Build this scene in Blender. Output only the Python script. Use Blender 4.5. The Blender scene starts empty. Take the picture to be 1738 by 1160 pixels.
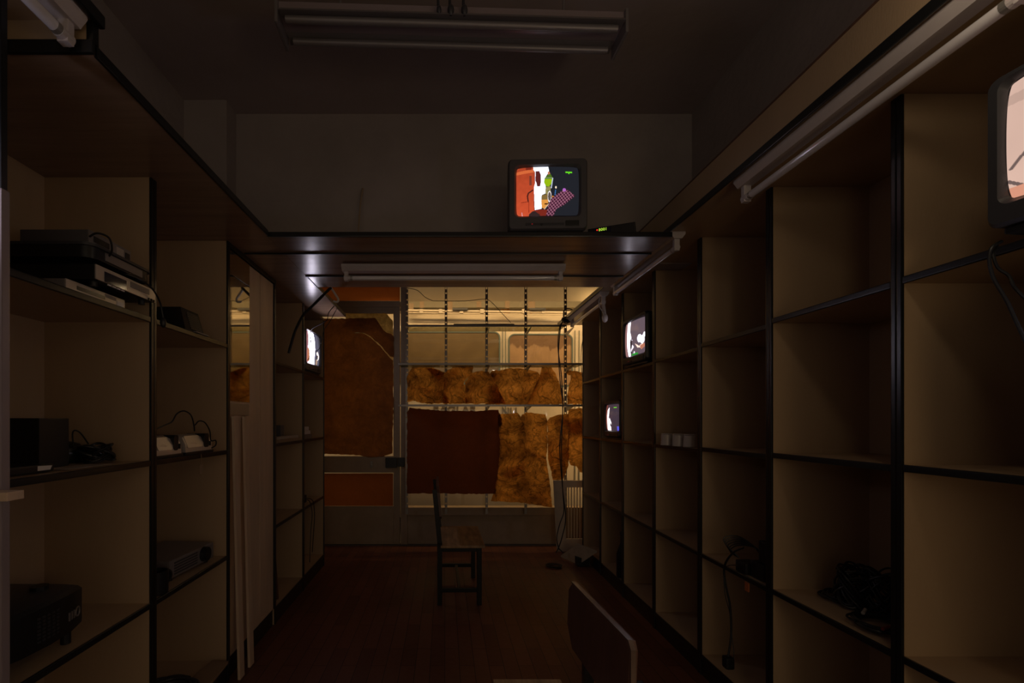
import bpy, bmesh, math, random
from mathutils import Vector, Matrix, noise
from mathutils.geometry import delaunay_2d_cdt

R = math.radians
sc = bpy.context.scene
col = sc.collection
random.seed(7)

# ------------------------------------------------------------------ camera, world, light, exposure
F, U0, V0, CZ = 800.0, 755.0, 714.0, 1.25          # focal length in px, vanishing point, eye height
cam = bpy.data.cameras.new('camera')
cam.sensor_width = 36.0
cam.lens = 36.0 * F / 1738.0
cam.shift_x = (869.0 - U0) / 1738.0
cam.shift_y = (V0 - 580.0) / 1738.0
cam.clip_start = 0.02
cam.clip_end = 60
cam_o = bpy.data.objects.new('camera', cam)
cam_o.location = (0, 0, CZ)
cam_o.rotation_euler = (R(90), 0, 0)
col.objects.link(cam_o)
sc.camera = cam_o
sc.view_settings.view_transform = 'Standard'
sc.view_settings.look = 'None'
sc.view_settings.exposure = 0.0
sc.view_settings.gamma = 1.0
sc.view_settings.use_curve_mapping = False

world = bpy.data.worlds.new('world')
sc.world = world
world.use_nodes = True
wb = world.node_tree.nodes['Background']
wb.inputs[0].default_value = (1.0, 0.80, 0.58, 1)
wb.inputs[1].default_value = 0.29


def lamp(name, kind, loc, energy, color, size=0.1, rot=(0, 0, 0), spot=None):
    l = bpy.data.lights.new(name, kind)
    l.energy = energy
    l.color = color
    if kind == 'AREA':
        l.size = size
    else:
        l.shadow_soft_size = size
    if spot:
        l.spot_size = R(spot)
        l.spot_blend = 0.6
    o = bpy.data.objects.new(name, l)
    o.location = loc
    o.rotation_euler = rot
    col.objects.link(o)
    return o


# warm street light on the van outside, spread by added unseen fill lamps
sl_ = lamp('van_fill_light', 'AREA', (0.75, 4.82, 2.70), 26, (1.0, 0.64, 0.30), 3.0, rot=(R(38), 0, 0))  # unseen area light added to brighten the van side
sl_.data.shape = 'RECTANGLE'
sl_.data.size_y = 0.12
lamp('outside_light', 'POINT', (1.80, 5.50, 2.80), 4, (1.0, 0.74, 0.44), 0.04)
lamp('outside_light', 'POINT', (2.45, 4.90, 1.30), 46, (1.0, 0.60, 0.25), 0.06)  # low fill light added outside to bring out the paper relief
lamp('outside_light', 'POINT', (-1.9, 4.98, 1.6), 9, (1.0, 0.60, 0.25), 0.08)  # fill light added outside for the glow in door and transom
# unseen warm fill light added in the part of the room behind the photographer
lamp('room_fill_light', 'POINT', (1.0, -0.55, 1.20), 5.5, (1.0, 0.71, 0.40), 0.22)
# unseen small light added for the glow on the right board's near end
lamp('near_glow_light', 'POINT', (0.90, 0.76, 2.135), 1.5, (1.0, 0.80, 0.56), 0.05)


def P(u, v, Y):
    """photo pixel at depth Y -> world point"""
    return Vector(((u - U0) * Y / F, Y, CZ + (V0 - v) * Y / F))


# ------------------------------------------------------------------ materials
def mat(name, color, rough=0.6, metallic=0.0, spec=0.5, vary=0.0, scale=6.0, stretch=(1, 1, 1), bump=0.0,
        bscale=60.0, emit=None, estr=0.0, dark=None, coat=0.0):
    m = bpy.data.materials.new(name)
    m.use_nodes = True
    nt = m.node_tree
    b = nt.nodes['Principled BSDF']
    b.inputs['Base Color'].default_value = (*color, 1)
    b.inputs['Roughness'].default_value = rough
    b.inputs['Metallic'].default_value = metallic
    b.inputs['Specular IOR Level'].default_value = spec
    b.inputs['Coat Weight'].default_value = coat
    tc = nt.nodes.new('ShaderNodeTexCoord')
    mp = nt.nodes.new('ShaderNodeMapping')
    mp.inputs['Scale'].default_value = stretch
    nt.links.new(tc.outputs['Object'], mp.inputs['Vector'])
    if vary:
        n = nt.nodes.new('ShaderNodeTexNoise')
        n.inputs['Scale'].default_value = scale
        n.inputs['Detail'].default_value = 6
        n.inputs['Roughness'].default_value = 0.65
        nt.links.new(mp.outputs[0], n.inputs['Vector'])
        r = nt.nodes.new('ShaderNodeValToRGB')
        d = dark or tuple(c * (1 - vary) for c in color)
        r.color_ramp.elements[0].position = 0.32
        r.color_ramp.elements[0].color = (*d, 1)
        r.color_ramp.elements[1].position = 0.68
        r.color_ramp.elements[1].color = (*color, 1)
        nt.links.new(n.outputs['Fac'], r.inputs[0])
        nt.links.new(r.outputs[0], b.inputs['Base Color'])
    if bump:
        n2 = nt.nodes.new('ShaderNodeTexNoise')
        n2.inputs['Scale'].default_value = bscale
        n2.inputs['Detail'].default_value = 4
        nt.links.new(mp.outputs[0], n2.inputs['Vector'])
        bp = nt.nodes.new('ShaderNodeBump')
        bp.inputs['Strength'].default_value = bump
        bp.inputs['Distance'].default_value = 0.01
        nt.links.new(n2.outputs['Fac'], bp.inputs['Height'])
        nt.links.new(bp.outputs[0], b.inputs['Normal'])
    if emit:
        b.inputs['Emission Color'].default_value = (*emit, 1)
        b.inputs['Emission Strength'].default_value = estr
    return m


def paper_mat(name, color, trans, amount=0.55, bump=0.8, dark=0.5):
    m = bpy.data.materials.new(name)
    m.use_nodes = True
    nt = m.node_tree
    nt.nodes.remove(nt.nodes['Principled BSDF'])
    out = nt.nodes['Material Output']
    tc = nt.nodes.new('ShaderNodeTexCoord')
    n = nt.nodes.new('ShaderNodeTexNoise')
    n.inputs['Scale'].default_value = 9
    n.inputs['Detail'].default_value = 10
    n.inputs['Roughness'].default_value = 0.7
    n.inputs['Distortion'].default_value = 1.2
    nt.links.new(tc.outputs['Object'], n.inputs['Vector'])
    rp = nt.nodes.new('ShaderNodeValToRGB')
    rp.color_ramp.elements[0].position = 0.3
    rp.color_ramp.elements[0].color = (*(c * dark for c in trans), 1)
    rp.color_ramp.elements[1].position = 0.7
    rp.color_ramp.elements[1].color = (*trans, 1)
    nt.links.new(n.outputs['Fac'], rp.inputs[0])
    d = nt.nodes.new('ShaderNodeBsdfDiffuse')
    d.inputs['Color'].default_value = (*color, 1)
    t = nt.nodes.new('ShaderNodeBsdfTranslucent')
    # crease marks and doubled-over areas of the crumpled sheet
    n3 = nt.nodes.new('ShaderNodeTexNoise')
    n3.inputs['Scale'].default_value = 4.5
    n3.inputs['Detail'].default_value = 3
    nt.links.new(tc.outputs['Object'], n3.inputs['Vector'])
    ad = nt.nodes.new('ShaderNodeVectorMath')
    ad.operation = 'MULTIPLY_ADD'
    ad.inputs[1].default_value = (0.35, 0.35, 0.35)
    nt.links.new(n3.outputs['Color'], ad.inputs[0])
    nt.links.new(tc.outputs['Object'], ad.inputs[2])
    prev = None
    for sc_n, wd, dp in ((6.0, 0.035, 0.50), (13.0, 0.05, 0.40), (26.0, 0.06, 0.25)):
        nn = nt.nodes.new('ShaderNodeTexNoise')
        nn.inputs['Scale'].default_value = sc_n
        nn.inputs['Detail'].default_value = 1.5
        nn.inputs['Distortion'].default_value = 0.6
        nt.links.new(ad.outputs[0], nn.inputs['Vector'])
        su = nt.nodes.new('ShaderNodeMath')
        su.operation = 'SUBTRACT'
        su.inputs[1].default_value = 0.5
        nt.links.new(nn.outputs['Fac'], su.inputs[0])
        ab = nt.nodes.new('ShaderNodeMath')
        ab.operation = 'ABSOLUTE'
        nt.links.new(su.outputs[0], ab.inputs[0])
        r2 = nt.nodes.new('ShaderNodeMapRange')
        r2.inputs['From Max'].default_value = wd
        r2.inputs['To Min'].default_value = 1.0 - dp * min(1.0, bump)
        nt.links.new(ab.outputs[0], r2.inputs['Value'])
        if prev is not None:
            m_ = nt.nodes.new('ShaderNodeMath')
            m_.operation = 'MULTIPLY'
            nt.links.new(prev.outputs[0], m_.inputs[0])
            nt.links.new(r2.outputs[0], m_.inputs[1])
            r2 = m_
        prev = r2
    r3 = nt.nodes.new('ShaderNodeMapRange')
    r3.inputs['From Min'].default_value = 0.35
    r3.inputs['From Max'].default_value = 0.62
    r3.inputs['To Min'].default_value = 1.0 - 0.5 * min(1.0, bump)
    r3.inputs['To Max'].default_value = 1.0
    nt.links.new(n3.outputs['Fac'], r3.inputs['Value'])
    mm = nt.nodes.new('ShaderNodeMath')
    mm.operation = 'MULTIPLY'
    nt.links.new(r2.outputs[0], mm.inputs[0])
    nt.links.new(r3.outputs[0], mm.inputs[1])
    mc = nt.nodes.new('ShaderNodeVectorMath')
    mc.operation = 'SCALE'
    nt.links.new(rp.outputs[0], mc.inputs[0])
    nt.links.new(mm.outputs[0], mc.inputs['Scale'])
    nt.links.new(mc.outputs[0], t.inputs['Color'])
    v = nt.nodes.new('ShaderNodeTexVoronoi')
    v.inputs['Scale'].default_value = 16
    v.feature = 'SMOOTH_F1'
    mixv = nt.nodes.new('ShaderNodeVectorMath')
    mixv.operation = 'ADD'
    nt.links.new(tc.outputs['Object'], mixv.inputs[0])
    nt.links.new(n.outputs['Color'], mixv.inputs[1])
    nt.links.new(mixv.outputs[0], v.inputs['Vector'])
    bp = nt.nodes.new('ShaderNodeBump')
    bp.inputs['Strength'].default_value = bump
    bp.inputs['Distance'].default_value = 0.05
    nt.links.new(v.outputs['Distance'], bp.inputs['Height'])
    nt.links.new(bp.outputs[0], d.inputs['Normal'])
    nt.links.new(bp.outputs[0], t.inputs['Normal'])
    mx = nt.nodes.new('ShaderNodeMixShader')
    mx.inputs[0].default_value = amount
    nt.links.new(d.outputs[0], mx.inputs[1])
    nt.links.new(t.outputs[0], mx.inputs[2])
    nt.links.new(mx.outputs[0], out.inputs['Surface'])
    return m


def glass_mat(name, tint=(0.95, 0.95, 0.92), refl=0.06, rough=0.02, gloss=(1, 1, 1)):
    m = bpy.data.materials.new(name)
    m.use_nodes = True
    nt = m.node_tree
    nt.nodes.remove(nt.nodes['Principled BSDF'])
    out = nt.nodes['Material Output']
    t = nt.nodes.new('ShaderNodeBsdfTransparent')
    t.inputs[0].default_value = (*tint, 1)
    g = nt.nodes.new('ShaderNodeBsdfGlossy')
    g.inputs['Color'].default_value = (*gloss, 1)
    g.inputs['Roughness'].default_value = rough
    mx = nt.nodes.new('ShaderNodeMixShader')
    mx.inputs[0].default_value = refl
    nt.links.new(t.outputs[0], mx.inputs[1])
    nt.links.new(g.outputs[0], mx.inputs[2])
    nt.links.new(mx.outputs[0], out.inputs['Surface'])
    return m


def screen_mat():
    m = bpy.data.materials.new('lit_screen')
    m.use_nodes = True
    nt = m.node_tree
    b = nt.nodes['Principled BSDF']
    b.inputs['Base Color'].default_value = (0.01, 0.01, 0.012, 1)
    b.inputs['Roughness'].default_value = 0.12
    a = nt.nodes.new('ShaderNodeAttribute')
    a.attribute_name = 'picture'
    nt.links.new(a.outputs['Color'], b.inputs['Emission Color'])
    b.inputs['Emission Strength'].default_value = 1.0
    return m


def floor_mat():
    m = mat('red_brown_parquet', (0.16, 0.055, 0.030), 0.34, bump=0.15, bscale=30)
    nt = m.node_tree
    b = nt.nodes['Principled BSDF']
    tc = nt.nodes.new('ShaderNodeTexCoord')
    br = nt.nodes.new('ShaderNodeTexBrick')
    br.offset = 0.37
    br.inputs['Color1'].default_value = (0.25, 0.092, 0.050, 1)
    br.inputs['Color2'].default_value = (0.17, 0.056, 0.031, 1)
    br.inputs['Mortar'].default_value = (0.04, 0.015, 0.01, 1)
    br.inputs['Scale'].default_value = 1.0
    br.inputs['Mortar Size'].default_value = 0.0018
    br.inputs['Brick Width'].default_value = 0.48
    br.inputs['Row Height'].default_value = 0.075
    mp = nt.nodes.new('ShaderNodeMapping')
    mp.inputs['Rotation'].default_value = (0, 0, R(90))
    nt.links.new(tc.outputs['Object'], mp.inputs['Vector'])
    nt.links.new(mp.outputs[0], br.inputs['Vector'])
    n = nt.nodes.new('ShaderNodeTexNoise')
    n.inputs['Scale'].default_value = 2.3
    n.inputs['Detail'].default_value = 8
    nt.links.new(tc.outputs['Object'], n.inputs['Vector'])
    mx = nt.nodes.new('ShaderNodeMixRGB')
    mx.blend_type = 'MULTIPLY'
    mx.inputs[0].default_value = 0.6
    nt.links.new(br.outputs['Color'], mx.inputs[1])
    nt.links.new(n.outputs['Fac'], mx.inputs[2])
    nt.links.new(mx.outputs[0], b.inputs['Base Color'])
    r2 = nt.nodes.new('ShaderNodeMapRange')
    r2.inputs['To Min'].default_value = 0.25
    r2.inputs['To Max'].default_value = 0.55
    nt.links.new(n.outputs['Fac'], r2.inputs['Value'])
    nt.links.new(r2.outputs[0], b.inputs['Roughness'])
    return m


M = dict(
    laminate=mat('tan_laminate', (0.50, 0.355, 0.215), 0.38, vary=0.12, scale=3, stretch=(1, 1, 0.25), bump=0.05, bscale=200),
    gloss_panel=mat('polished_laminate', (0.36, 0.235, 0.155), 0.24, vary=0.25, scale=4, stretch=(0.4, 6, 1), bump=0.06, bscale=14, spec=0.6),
    edge=mat('black_edging', (0.010, 0.011, 0.011), 0.28, spec=0.6),
    black=mat('black_plastic', (0.012, 0.012, 0.012), 0.4),
    black_metal=mat('black_metal', (0.012, 0.011, 0.010), 0.35, metallic=0.3),
    grey_plastic=mat('grey_plastic', (0.10, 0.095, 0.10), 0.42, bump=0.05, bscale=300),
    dark_grey=mat('dark_grey_plastic', (0.045, 0.045, 0.05), 0.4, bump=0.05, bscale=300),
    silver=mat('silver_plastic', (0.55, 0.50, 0.46), 0.3, metallic=0.35),
    silver_dark=mat('dull_silver', (0.24, 0.22, 0.22), 0.4, metallic=0.3),
    wall=mat('painted_plaster', (0.40, 0.345, 0.32), 0.8, vary=0.18, scale=2.2, bump=0.25, bscale=25),
    ceil=mat('ceiling_plaster', (0.42, 0.35, 0.34), 0.85, vary=0.15, scale=1.5, bump=0.2, bscale=20),
    frame=mat('brown_painted_frame', (0.40, 0.30, 0.20), 0.5, vary=0.15, scale=8),
    board=mat('pale_board', (0.72, 0.53, 0.37), 0.45, vary=0.2, scale=5, stretch=(2, 2, 0.3), bump=0.08, bscale=30),
    mirror=mat('mirror', (0.62, 0.60, 0.52), 0.035, metallic=1.0, vary=0.1, scale=3, bump=0.02, bscale=6),
    white_enamel=mat('white_enamel', (0.62, 0.56, 0.55), 0.3, vary=0.1, scale=10),
    tube=mat('unlit_tube_glass', (0.75, 0.72, 0.74), 0.12, spec=0.8, coat=0.6),
    white=mat('white_plastic', (0.75, 0.72, 0.70), 0.4),
    wood_seat=mat('worn_wood', (0.55, 0.34, 0.17), 0.5, vary=0.6, scale=4, stretch=(6, 1, 1), bump=0.1, bscale=30),
    wood_dark=mat('dark_varnished_board', (0.15, 0.075, 0.05), 0.33, vary=0.3, scale=6, stretch=(1, 6, 1)),
    wood_edge=mat('plywood_edge', (0.22, 0.15, 0.11), 0.25, vary=0.4, scale=20, stretch=(1, 1, 1)),
    steel=mat('galvanised_steel', (0.42, 0.40, 0.36), 0.4, metallic=0.7),
    galv=mat('grey_steel', (0.30, 0.27, 0.24), 0.35, metallic=0.8),
    shelf_glass=glass_mat('shelf_glass', (0.48, 0.46, 0.36), 0.10, 0.05),
    glass=glass_mat('window_glass', (0.93, 0.93, 0.90), 0.05),
    slat=mat('cream_painted_wood', (0.62, 0.54, 0.42), 0.5, vary=0.15, scale=5),
    roof_shade=mat('shaded_khaki_roof', (0.36, 0.27, 0.15), 0.6, vary=0.15, scale=3),  # khaki darkened to stand in for shade on the van's curved top
    olive=mat('olive_grey_metal', (0.19, 0.16, 0.09), 0.5, vary=0.15, scale=8),
    pole=mat('light_grey_pole', (0.34, 0.28, 0.29), 0.35, metallic=0.2),
    van=mat('cream_van_paint', (0.80, 0.70, 0.54), 0.35, vary=0.08, scale=2, coat=0.2),
    gasket=mat('teal_grey_rubber', (0.13, 0.17, 0.15), 0.5),
    letter=mat('brown_lettering', (0.20, 0.15, 0.09), 0.5),
    letter_fill=mat('ochre_lettering', (0.50, 0.40, 0.22), 0.5),
    asphalt=mat('asphalt', (0.05, 0.045, 0.04), 0.9, bump=0.5, bscale=50),
    kraft=paper_mat('brown_paper_sheet', (0.30, 0.14, 0.045), (1.0, 0.50, 0.12), 0.94, 1.0, 0.62),
    kraft_dark=paper_mat('dark_brown_paper', (0.16, 0.065, 0.028), (0.22, 0.055, 0.012), 0.35, 0.25, 0.75),
    cloth=paper_mat('brown_door_paper', (0.27, 0.12, 0.05), (0.40, 0.16, 0.035), 0.45, 0.5, 0.45),
    cloth_smooth=paper_mat('orange_brown_sheet', (0.26, 0.11, 0.04), (0.42, 0.13, 0.025), 0.45, 0.12, 0.85),
    yellowed=paper_mat('yellowed_film', (0.50, 0.36, 0.14), (0.85, 0.62, 0.26), 0.6, 0.6, 0.35),
    plug_red=mat('red_plug_plastic', (0.22, 0.03, 0.02), 0.4),
    tape=mat('brown_tape', (0.20, 0.115, 0.035), 0.4),
    display=mat('dark_display', (0.01, 0.014, 0.03), 0.1),
    led_red=mat('red_led', (0.2, 0, 0), 0.4, emit=(1, 0.03, 0.015), estr=0.9),
    led_green=mat('green_digits', (0.1, 0.2, 0), 0.4, emit=(0.52, 0.85, 0.06), estr=0.8),
    red_dim=mat('red_lamp', (0.25, 0.02, 0.02), 0.4, emit=(1, 0.05, 0.06), estr=0.12),
    cardboard_pale=mat('pale_chipboard', (0.42, 0.34, 0.24), 0.6, vary=0.2, scale=10),
    cardboard=mat('cardboard', (0.30, 0.20, 0.12), 0.8),
    paper=mat('loose_paper', (0.40, 0.33, 0.27), 0.8),
    orange=mat('orange_plastic', (0.5, 0.14, 0.03), 0.5),
    cup=mat('white_ceramic', (0.48, 0.42, 0.38), 0.3),
    floor=floor_mat(),
    screen=screen_mat(),
    concrete=mat('threshold_stone', (0.15, 0.13, 0.10), 0.7, vary=0.3, scale=12),
)


# curtained van window: lighter peeling film below a darker top
def van_pane(name, top, low, line, ragged):
    m = mat(name, low, 0.45, bump=0.4, bscale=7)
    nt = m.node_tree
    b = nt.nodes['Principled BSDF']
    tc = nt.nodes.new('ShaderNodeTexCoord')
    sp = nt.nodes.new('ShaderNodeSeparateXYZ')
    nt.links.new(tc.outputs['Object'], sp.inputs[0])
    mp = nt.nodes.new('ShaderNodeMapping')
    mp.inputs['Scale'].default_value = (14, 1, 3)
    nt.links.new(tc.outputs['Object'], mp.inputs[0])
    n = nt.nodes.new('ShaderNodeTexNoise')
    n.inputs['Detail'].default_value = 6
    n.inputs['Scale'].default_value = 1.0
    nt.links.new(mp.outputs[0], n.inputs['Vector'])
    ma = nt.nodes.new('ShaderNodeMath')
    ma.operation = 'MULTIPLY_ADD'
    ma.inputs[1].default_value = ragged
    nt.links.new(n.outputs['Fac'], ma.inputs[0])
    nt.links.new(sp.outputs['Z'], ma.inputs[2])
    mr = nt.nodes.new('ShaderNodeMapRange')
    mr.inputs['From Min'].default_value = line + ragged * 0.5 - 0.01
    mr.inputs['From Max'].default_value = line + ragged * 0.5 + 0.01
    nt.links.new(ma.outputs[0], mr.inputs['Value'])
    n2 = nt.nodes.new('ShaderNodeTexNoise')
    n2.inputs['Scale'].default_value = 3
    n2.inputs['Distortion'].default_value = 2
    nt.links.new(tc.outputs['Object'], n2.inputs['Vector'])
    m2 = nt.nodes.new('ShaderNodeMixRGB')
    m2.inputs[1].default_value = (*(c * 0.5 for c in low), 1)
    m2.inputs[2].default_value = (*low, 1)
    nt.links.new(n2.outputs['Fac'], m2.inputs[0])
    mx = nt.nodes.new('ShaderNodeMixRGB')
    mx.inputs[2].default_value = (*top, 1)
    nt.links.new(mr.outputs[0], mx.inputs[0])
    nt.links.new(m2.outputs[0], mx.inputs[1])
    nt.links.new(mx.outputs[0], b.inputs['Base Color'])
    return m


# ------------------------------------------------------------------ mesh builder
class MB:
    def __init__(s):
        s.bm = bmesh.new()

    def box(s, x0, x1, y0, y1, z0, z1, bevel=0.0, seg=2):
        if x0 > x1: x0, x1 = x1, x0
        if y0 > y1: y0, y1 = y1, y0
        if z0 > z1: z0, z1 = z1, z0
        r = bmesh.ops.create_cube(s.bm, size=1)
        vs = r['verts']
        for v in vs:
            v.co = Vector(((x0 + x1) / 2 + v.co.x * (x1 - x0), (y0 + y1) / 2 + v.co.y * (y1 - y0),
                           (z0 + z1) / 2 + v.co.z * (z1 - z0)))
        if bevel:
            es = list({e for v in vs for e in v.link_edges})
            bmesh.ops.bevel(s.bm, geom=es, offset=bevel, segments=seg, affect='EDGES', profile=0.7)
        return s

    def cyl(s, a, b, r, r2=None, n=16):
        a, b = Vector(a), Vector(b)
        d = b - a
        q = Vector((0, 0, 1)).rotation_difference(d.normalized())
        mt = Matrix.Translation((a + b) / 2) @ q.to_matrix().to_4x4()
        bmesh.ops.create_cone(s.bm, cap_ends=True, segments=n, radius1=r, radius2=r if r2 is None else r2,
                              depth=d.length, matrix=mt)
        return s

    def sphere(s, c, r, sx=1, sy=1, sz=1, n=12):
        mt = Matrix.Translation(c) @ Matrix.Diagonal((sx, sy, sz, 1))
        bmesh.ops.create_uvsphere(s.bm, u_segments=n * 2, v_segments=n, radius=r, matrix=mt)
        return s

    def loft(s, loops, cap0=True, cap1=True):
        rings = [[s.bm.verts.new(p) for p in lp] for lp in loops]
        n = len(rings[0])
        for A, B in zip(rings, rings[1:]):
            for i in range(n):
                s.bm.faces.new((A[i], A[(i + 1) % n], B[(i + 1) % n], B[i]))
        if cap0: s.bm.faces.new(rings[0][::-1])
        if cap1: s.bm.faces.new(rings[-1])
        return s

    def prism(s, pts, d):
        """polygon (3d points) extruded by vector d"""
        d = Vector(d)
        return s.loft([[Vector(p) for p in pts], [Vector(p) + d for p in pts]])

    def tube(s, pts, r, n=8, smooth=True, closed=False):
        pts = [Vector(p) for p in pts]
        if smooth and len(pts) > 2:
            out = []
            k = len(pts)
            for i in range(k - 1):
                p0, p1, p2, p3 = pts[max(i - 1, 0)], pts[i], pts[i + 1], pts[min(i + 2, k - 1)]
                for j in range(6):
                    t = j / 6
                    out.append(0.5 * ((2 * p1) + (p2 - p0) * t + (2 * p0 - 5 * p1 + 4 * p2 - p3) * t * t +
                                      (3 * p1 - p0 - 3 * p2 + p3) * t ** 3))
            out.append(pts[-1])
            pts = out
        rings = []
        up = Vector((0.12, 0.31, 0.94))
        for i, p in enumerate(pts):
            t = (pts[min(i + 1, len(pts) - 1)] - pts[max(i - 1, 0)])
            if t.length < 1e-9: t = Vector((0, 0, 1))
            t.normalize()
            up = (up - t * up.dot(t))
            if up.length < 1e-6: up = t.orthogonal()
            up.normalize()
            sd = t.cross(up)
            rings.append([p + (up * math.cos(a) + sd * math.sin(a)) * r for a in
                          [2 * math.pi * q / n for q in range(n)]])
        return s.loft(rings)

    def lathe(s, c, prof, n=24):
        c = Vector(c)
        s.loft([[c + Vector((r * math.cos(2 * math.pi * i / n), r * math.sin(2 * math.pi * i / n), z)) for i in
                 range(n)] for r, z in prof])
        return s


def tag(o, label=None, cat=None, group=None, kind=None):
    if label: o['label'] = label
    if cat: o['category'] = cat
    if group: o['group'] = group
    if kind: o['kind'] = kind
    return o


def wpos(o):
    p = Vector((0, 0, 0))
    while o is not None:
        p += Vector(o.location)
        o = o.parent
    return p


def build(name, mb, m, parent=None, world=False, smooth=False, loc=None):
    bm = mb.bm
    bmesh.ops.recalc_face_normals(bm, faces=bm.faces)
    off = Vector((0, 0, 0))
    if world and parent is not None:
        off = wpos(parent)
    if loc is not None:
        off = Vector(loc)
    if off.length:
        bmesh.ops.translate(bm, verts=bm.verts, vec=-off)
    me = bpy.data.meshes.new(name)
    bm.to_mesh(me)
    bm.free()
    mats = m if isinstance(m, (list, tuple)) else [m]
    for x in mats: me.materials.append(x)
    if smooth:
        for p in me.polygons: p.use_smooth = True
        me.set_sharp_from_angle(angle=R(40))
    o = bpy.data.objects.new(name, me)
    if loc is not None: o.location = loc
    if parent: o.parent = parent
    col.objects.link(o)
    return o


def thing(name, label, cat, loc=(0, 0, 0), rz=0.0, group=None):
    o = bpy.data.objects.new(name, None)
    o.empty_display_size = 0.05
    o.location = loc
    o.rotation_euler = (0, 0, rz)
    col.objects.link(o)
    return tag(o, label, cat, group)


def struct(name, mb, m, loc=None):
    return tag(build(name, mb, m, loc=loc), kind='structure')


def copy_tree(o, parent=None):
    c = o.copy()
    col.objects.link(c)
    c.parent = parent
    for ch in list(o.children): copy_tree(ch, c)
    return c


def text_mesh(body, size, depth, m, name, parent, mtx, spacing=1.0, bold=0.0):
    cu = bpy.data.curves.new(name, 'FONT')
    cu.body = body
    cu.size = size
    cu.extrude = depth
    cu.offset = bold
    cu.space_character = spacing
    t = bpy.data.objects.new(name + '_tmp', cu)
    col.objects.link(t)
    dg = bpy.context.evaluated_depsgraph_get()
    me = bpy.data.meshes.new_from_object(t.evaluated_get(dg))
    bpy.data.objects.remove(t)
    bpy.data.curves.remove(cu)
    me.name = name
    me.transform(mtx)
    me.materials.clear()
    me.materials.append(m)
    o = bpy.data.objects.new(name, me)
    o.parent = parent
    col.objects.link(o)
    return o


# ------------------------------------------------------------------ the setting
ZT_L, ZT_R = 2.11, 2.15          # undersides of the overhead boards
XL, XR = -1.04, 1.26             # cabinet fronts
XLB, XRB = -1.42, 1.64           # cabinet backs
YW = 4.72                        # shop front
YH = 2.69                        # wall above the deck

struct('floor', MB().box(-1.9, 2.1, -2.6, YW + 0.12, -0.06, 0), M['floor'])
struct('ceiling', MB().box(-1.9, 2.1, -2.6, YH + 0.12, 3.0, 3.1), M['ceil'])
struct('wall_left', MB().box(-1.6, XLB - 0.004, -2.6, YW + 0.12, 0, 3.0), M['wall'])
struct('wall_right', MB().box(1.41, 1.85, -2.6, YH + 0.12, 2.19, 3.0).box(XRB + 0.04, 1.85, YH + 0.12, YW + 0.12, 2.19, 3.0).box(XRB + 0.004, 1.85, -2.6, YW + 0.12, 0, 2.19), M['wall'])
struct('wall_middle', MB().box(XLB - 0.004, 1.41, YH, YH + 0.12, 2.145, 3.0), M['wall'])
struct('trim_1', MB().box(XLB - 0.004, -1.19, 2.57, YH, 2.145, 3.0, 0.004), M['wall'])
struct('ceiling', MB().box(-1.9, 2.1, YH + 0.12, YW + 0.12, 2.72, 2.8), M['ceil'])

# shop front: frame members, door, window
wf = MB()
def fr(mb, u0, u1, v0, v1, ya=YW, yb=YW + 0.07):
    a, b = P(u0, v0, YW), P(u1, v1, YW)
    mb.box(a.x, b.x, ya, yb, b.z, a.z, 0.003)
    return mb
WR = 1.66
zb = P(0, 927, YW).z
struct('wall_back', fr(MB(), 690, 1040, 868, 927, YW + 0.02, YW + 0.09).box(-1.42, P(690, 0, YW).x, YW + 0.0, YW + 0.08, P(0, 487, YW).z + 0.02, 2.72)
       .box(P(690, 0, YW).x, 1.64, YW, YW + 0.08, 2.66, 2.72), M['frame'])
struct('trim_2', fr(MB(), 680, 691, 450, 927), M['frame'])                       # mullion between door and window
struct('trim_3', fr(MB(), 530, 679, 511, 521), M['frame'])                       # door lintel
struct('trim_4', fr(MB(), 691, 1040, 861, 874, YW - 0.03, YW + 0.08), M['frame'])  # window sill
win = thing('window_1', None, None, P(840, 690, YW + 0.035))
tag(win, kind='structure')
a, b = P(691, 440, YW), P(1041, 862, YW)
build('pane', MB().box(a.x, b.x, YW + 0.032, YW + 0.038, b.z, 2.66), M['glass'], win, True)
# door leaf
door = thing('door_1', None, None, (P(600, 0, YW).x, YW, 0))
tag(door, kind='structure')
dm = MB()
fr(dm, 667.5, 678.5, 521, 925, YW + 0.01, YW + 0.05)
fr(dm, 535, 667.5, 521, 531.5, YW + 0.01, YW + 0.05)
fr(dm, 535, 667.5, 775, 803, YW + 0.01, YW + 0.05)
fr(dm, 535, 667.5, 860, 925, YW + 0.01, YW + 0.05)
fr(dm, 520, 535, 521, 925, YW + 0.01, YW + 0.05)
build('door_leaf', dm, M['frame'], door, True)
a, b = P(535, 531, YW), P(668, 776, YW)
build('pane', MB().box(a.x, b.x, YW + 0.028, YW + 0.034, b.z, a.z), M['glass'], door, True)
a, b = P(535, 803, YW), P(668, 860, YW)
build('pane', MB().box(a.x, b.x, YW + 0.028, YW + 0.034, b.z, a.z), M['glass'], door, True)
a, b = P(655, 777, YW), P(687, 794, YW)
lk = build('door_lock', MB().box(a.x, a.x + 0.11, YW - 0.03, YW + 0.01, b.z, a.z, 0.004).box(a.x + 0.118, b.x, YW - 0.025, YW + 0.01, b.z + 0.01, a.z, 0.004), M['black'], door, True)
a = P(630, 789, YW)
build('door_latch', MB().box(a.x - 0.012, a.x + 0.012, YW - 0.012, YW + 0.012, a.z - 0.03, a.z + 0.03, 0.002).cyl((a.x, YW - 0.03, a.z), (a.x, YW, a.z), 0.007).cyl((a.x, YW - 0.03, a.z), (a.x, YW - 0.03, a.z - 0.03), 0.005), M['galv'], door, True)
struct('trim_5', MB().box(P(540, 0, 4.6).x - 0.2, 1.25, YW - 0.03, YW + 0.10, -0.01, 0.008), M['concrete'])
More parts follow.
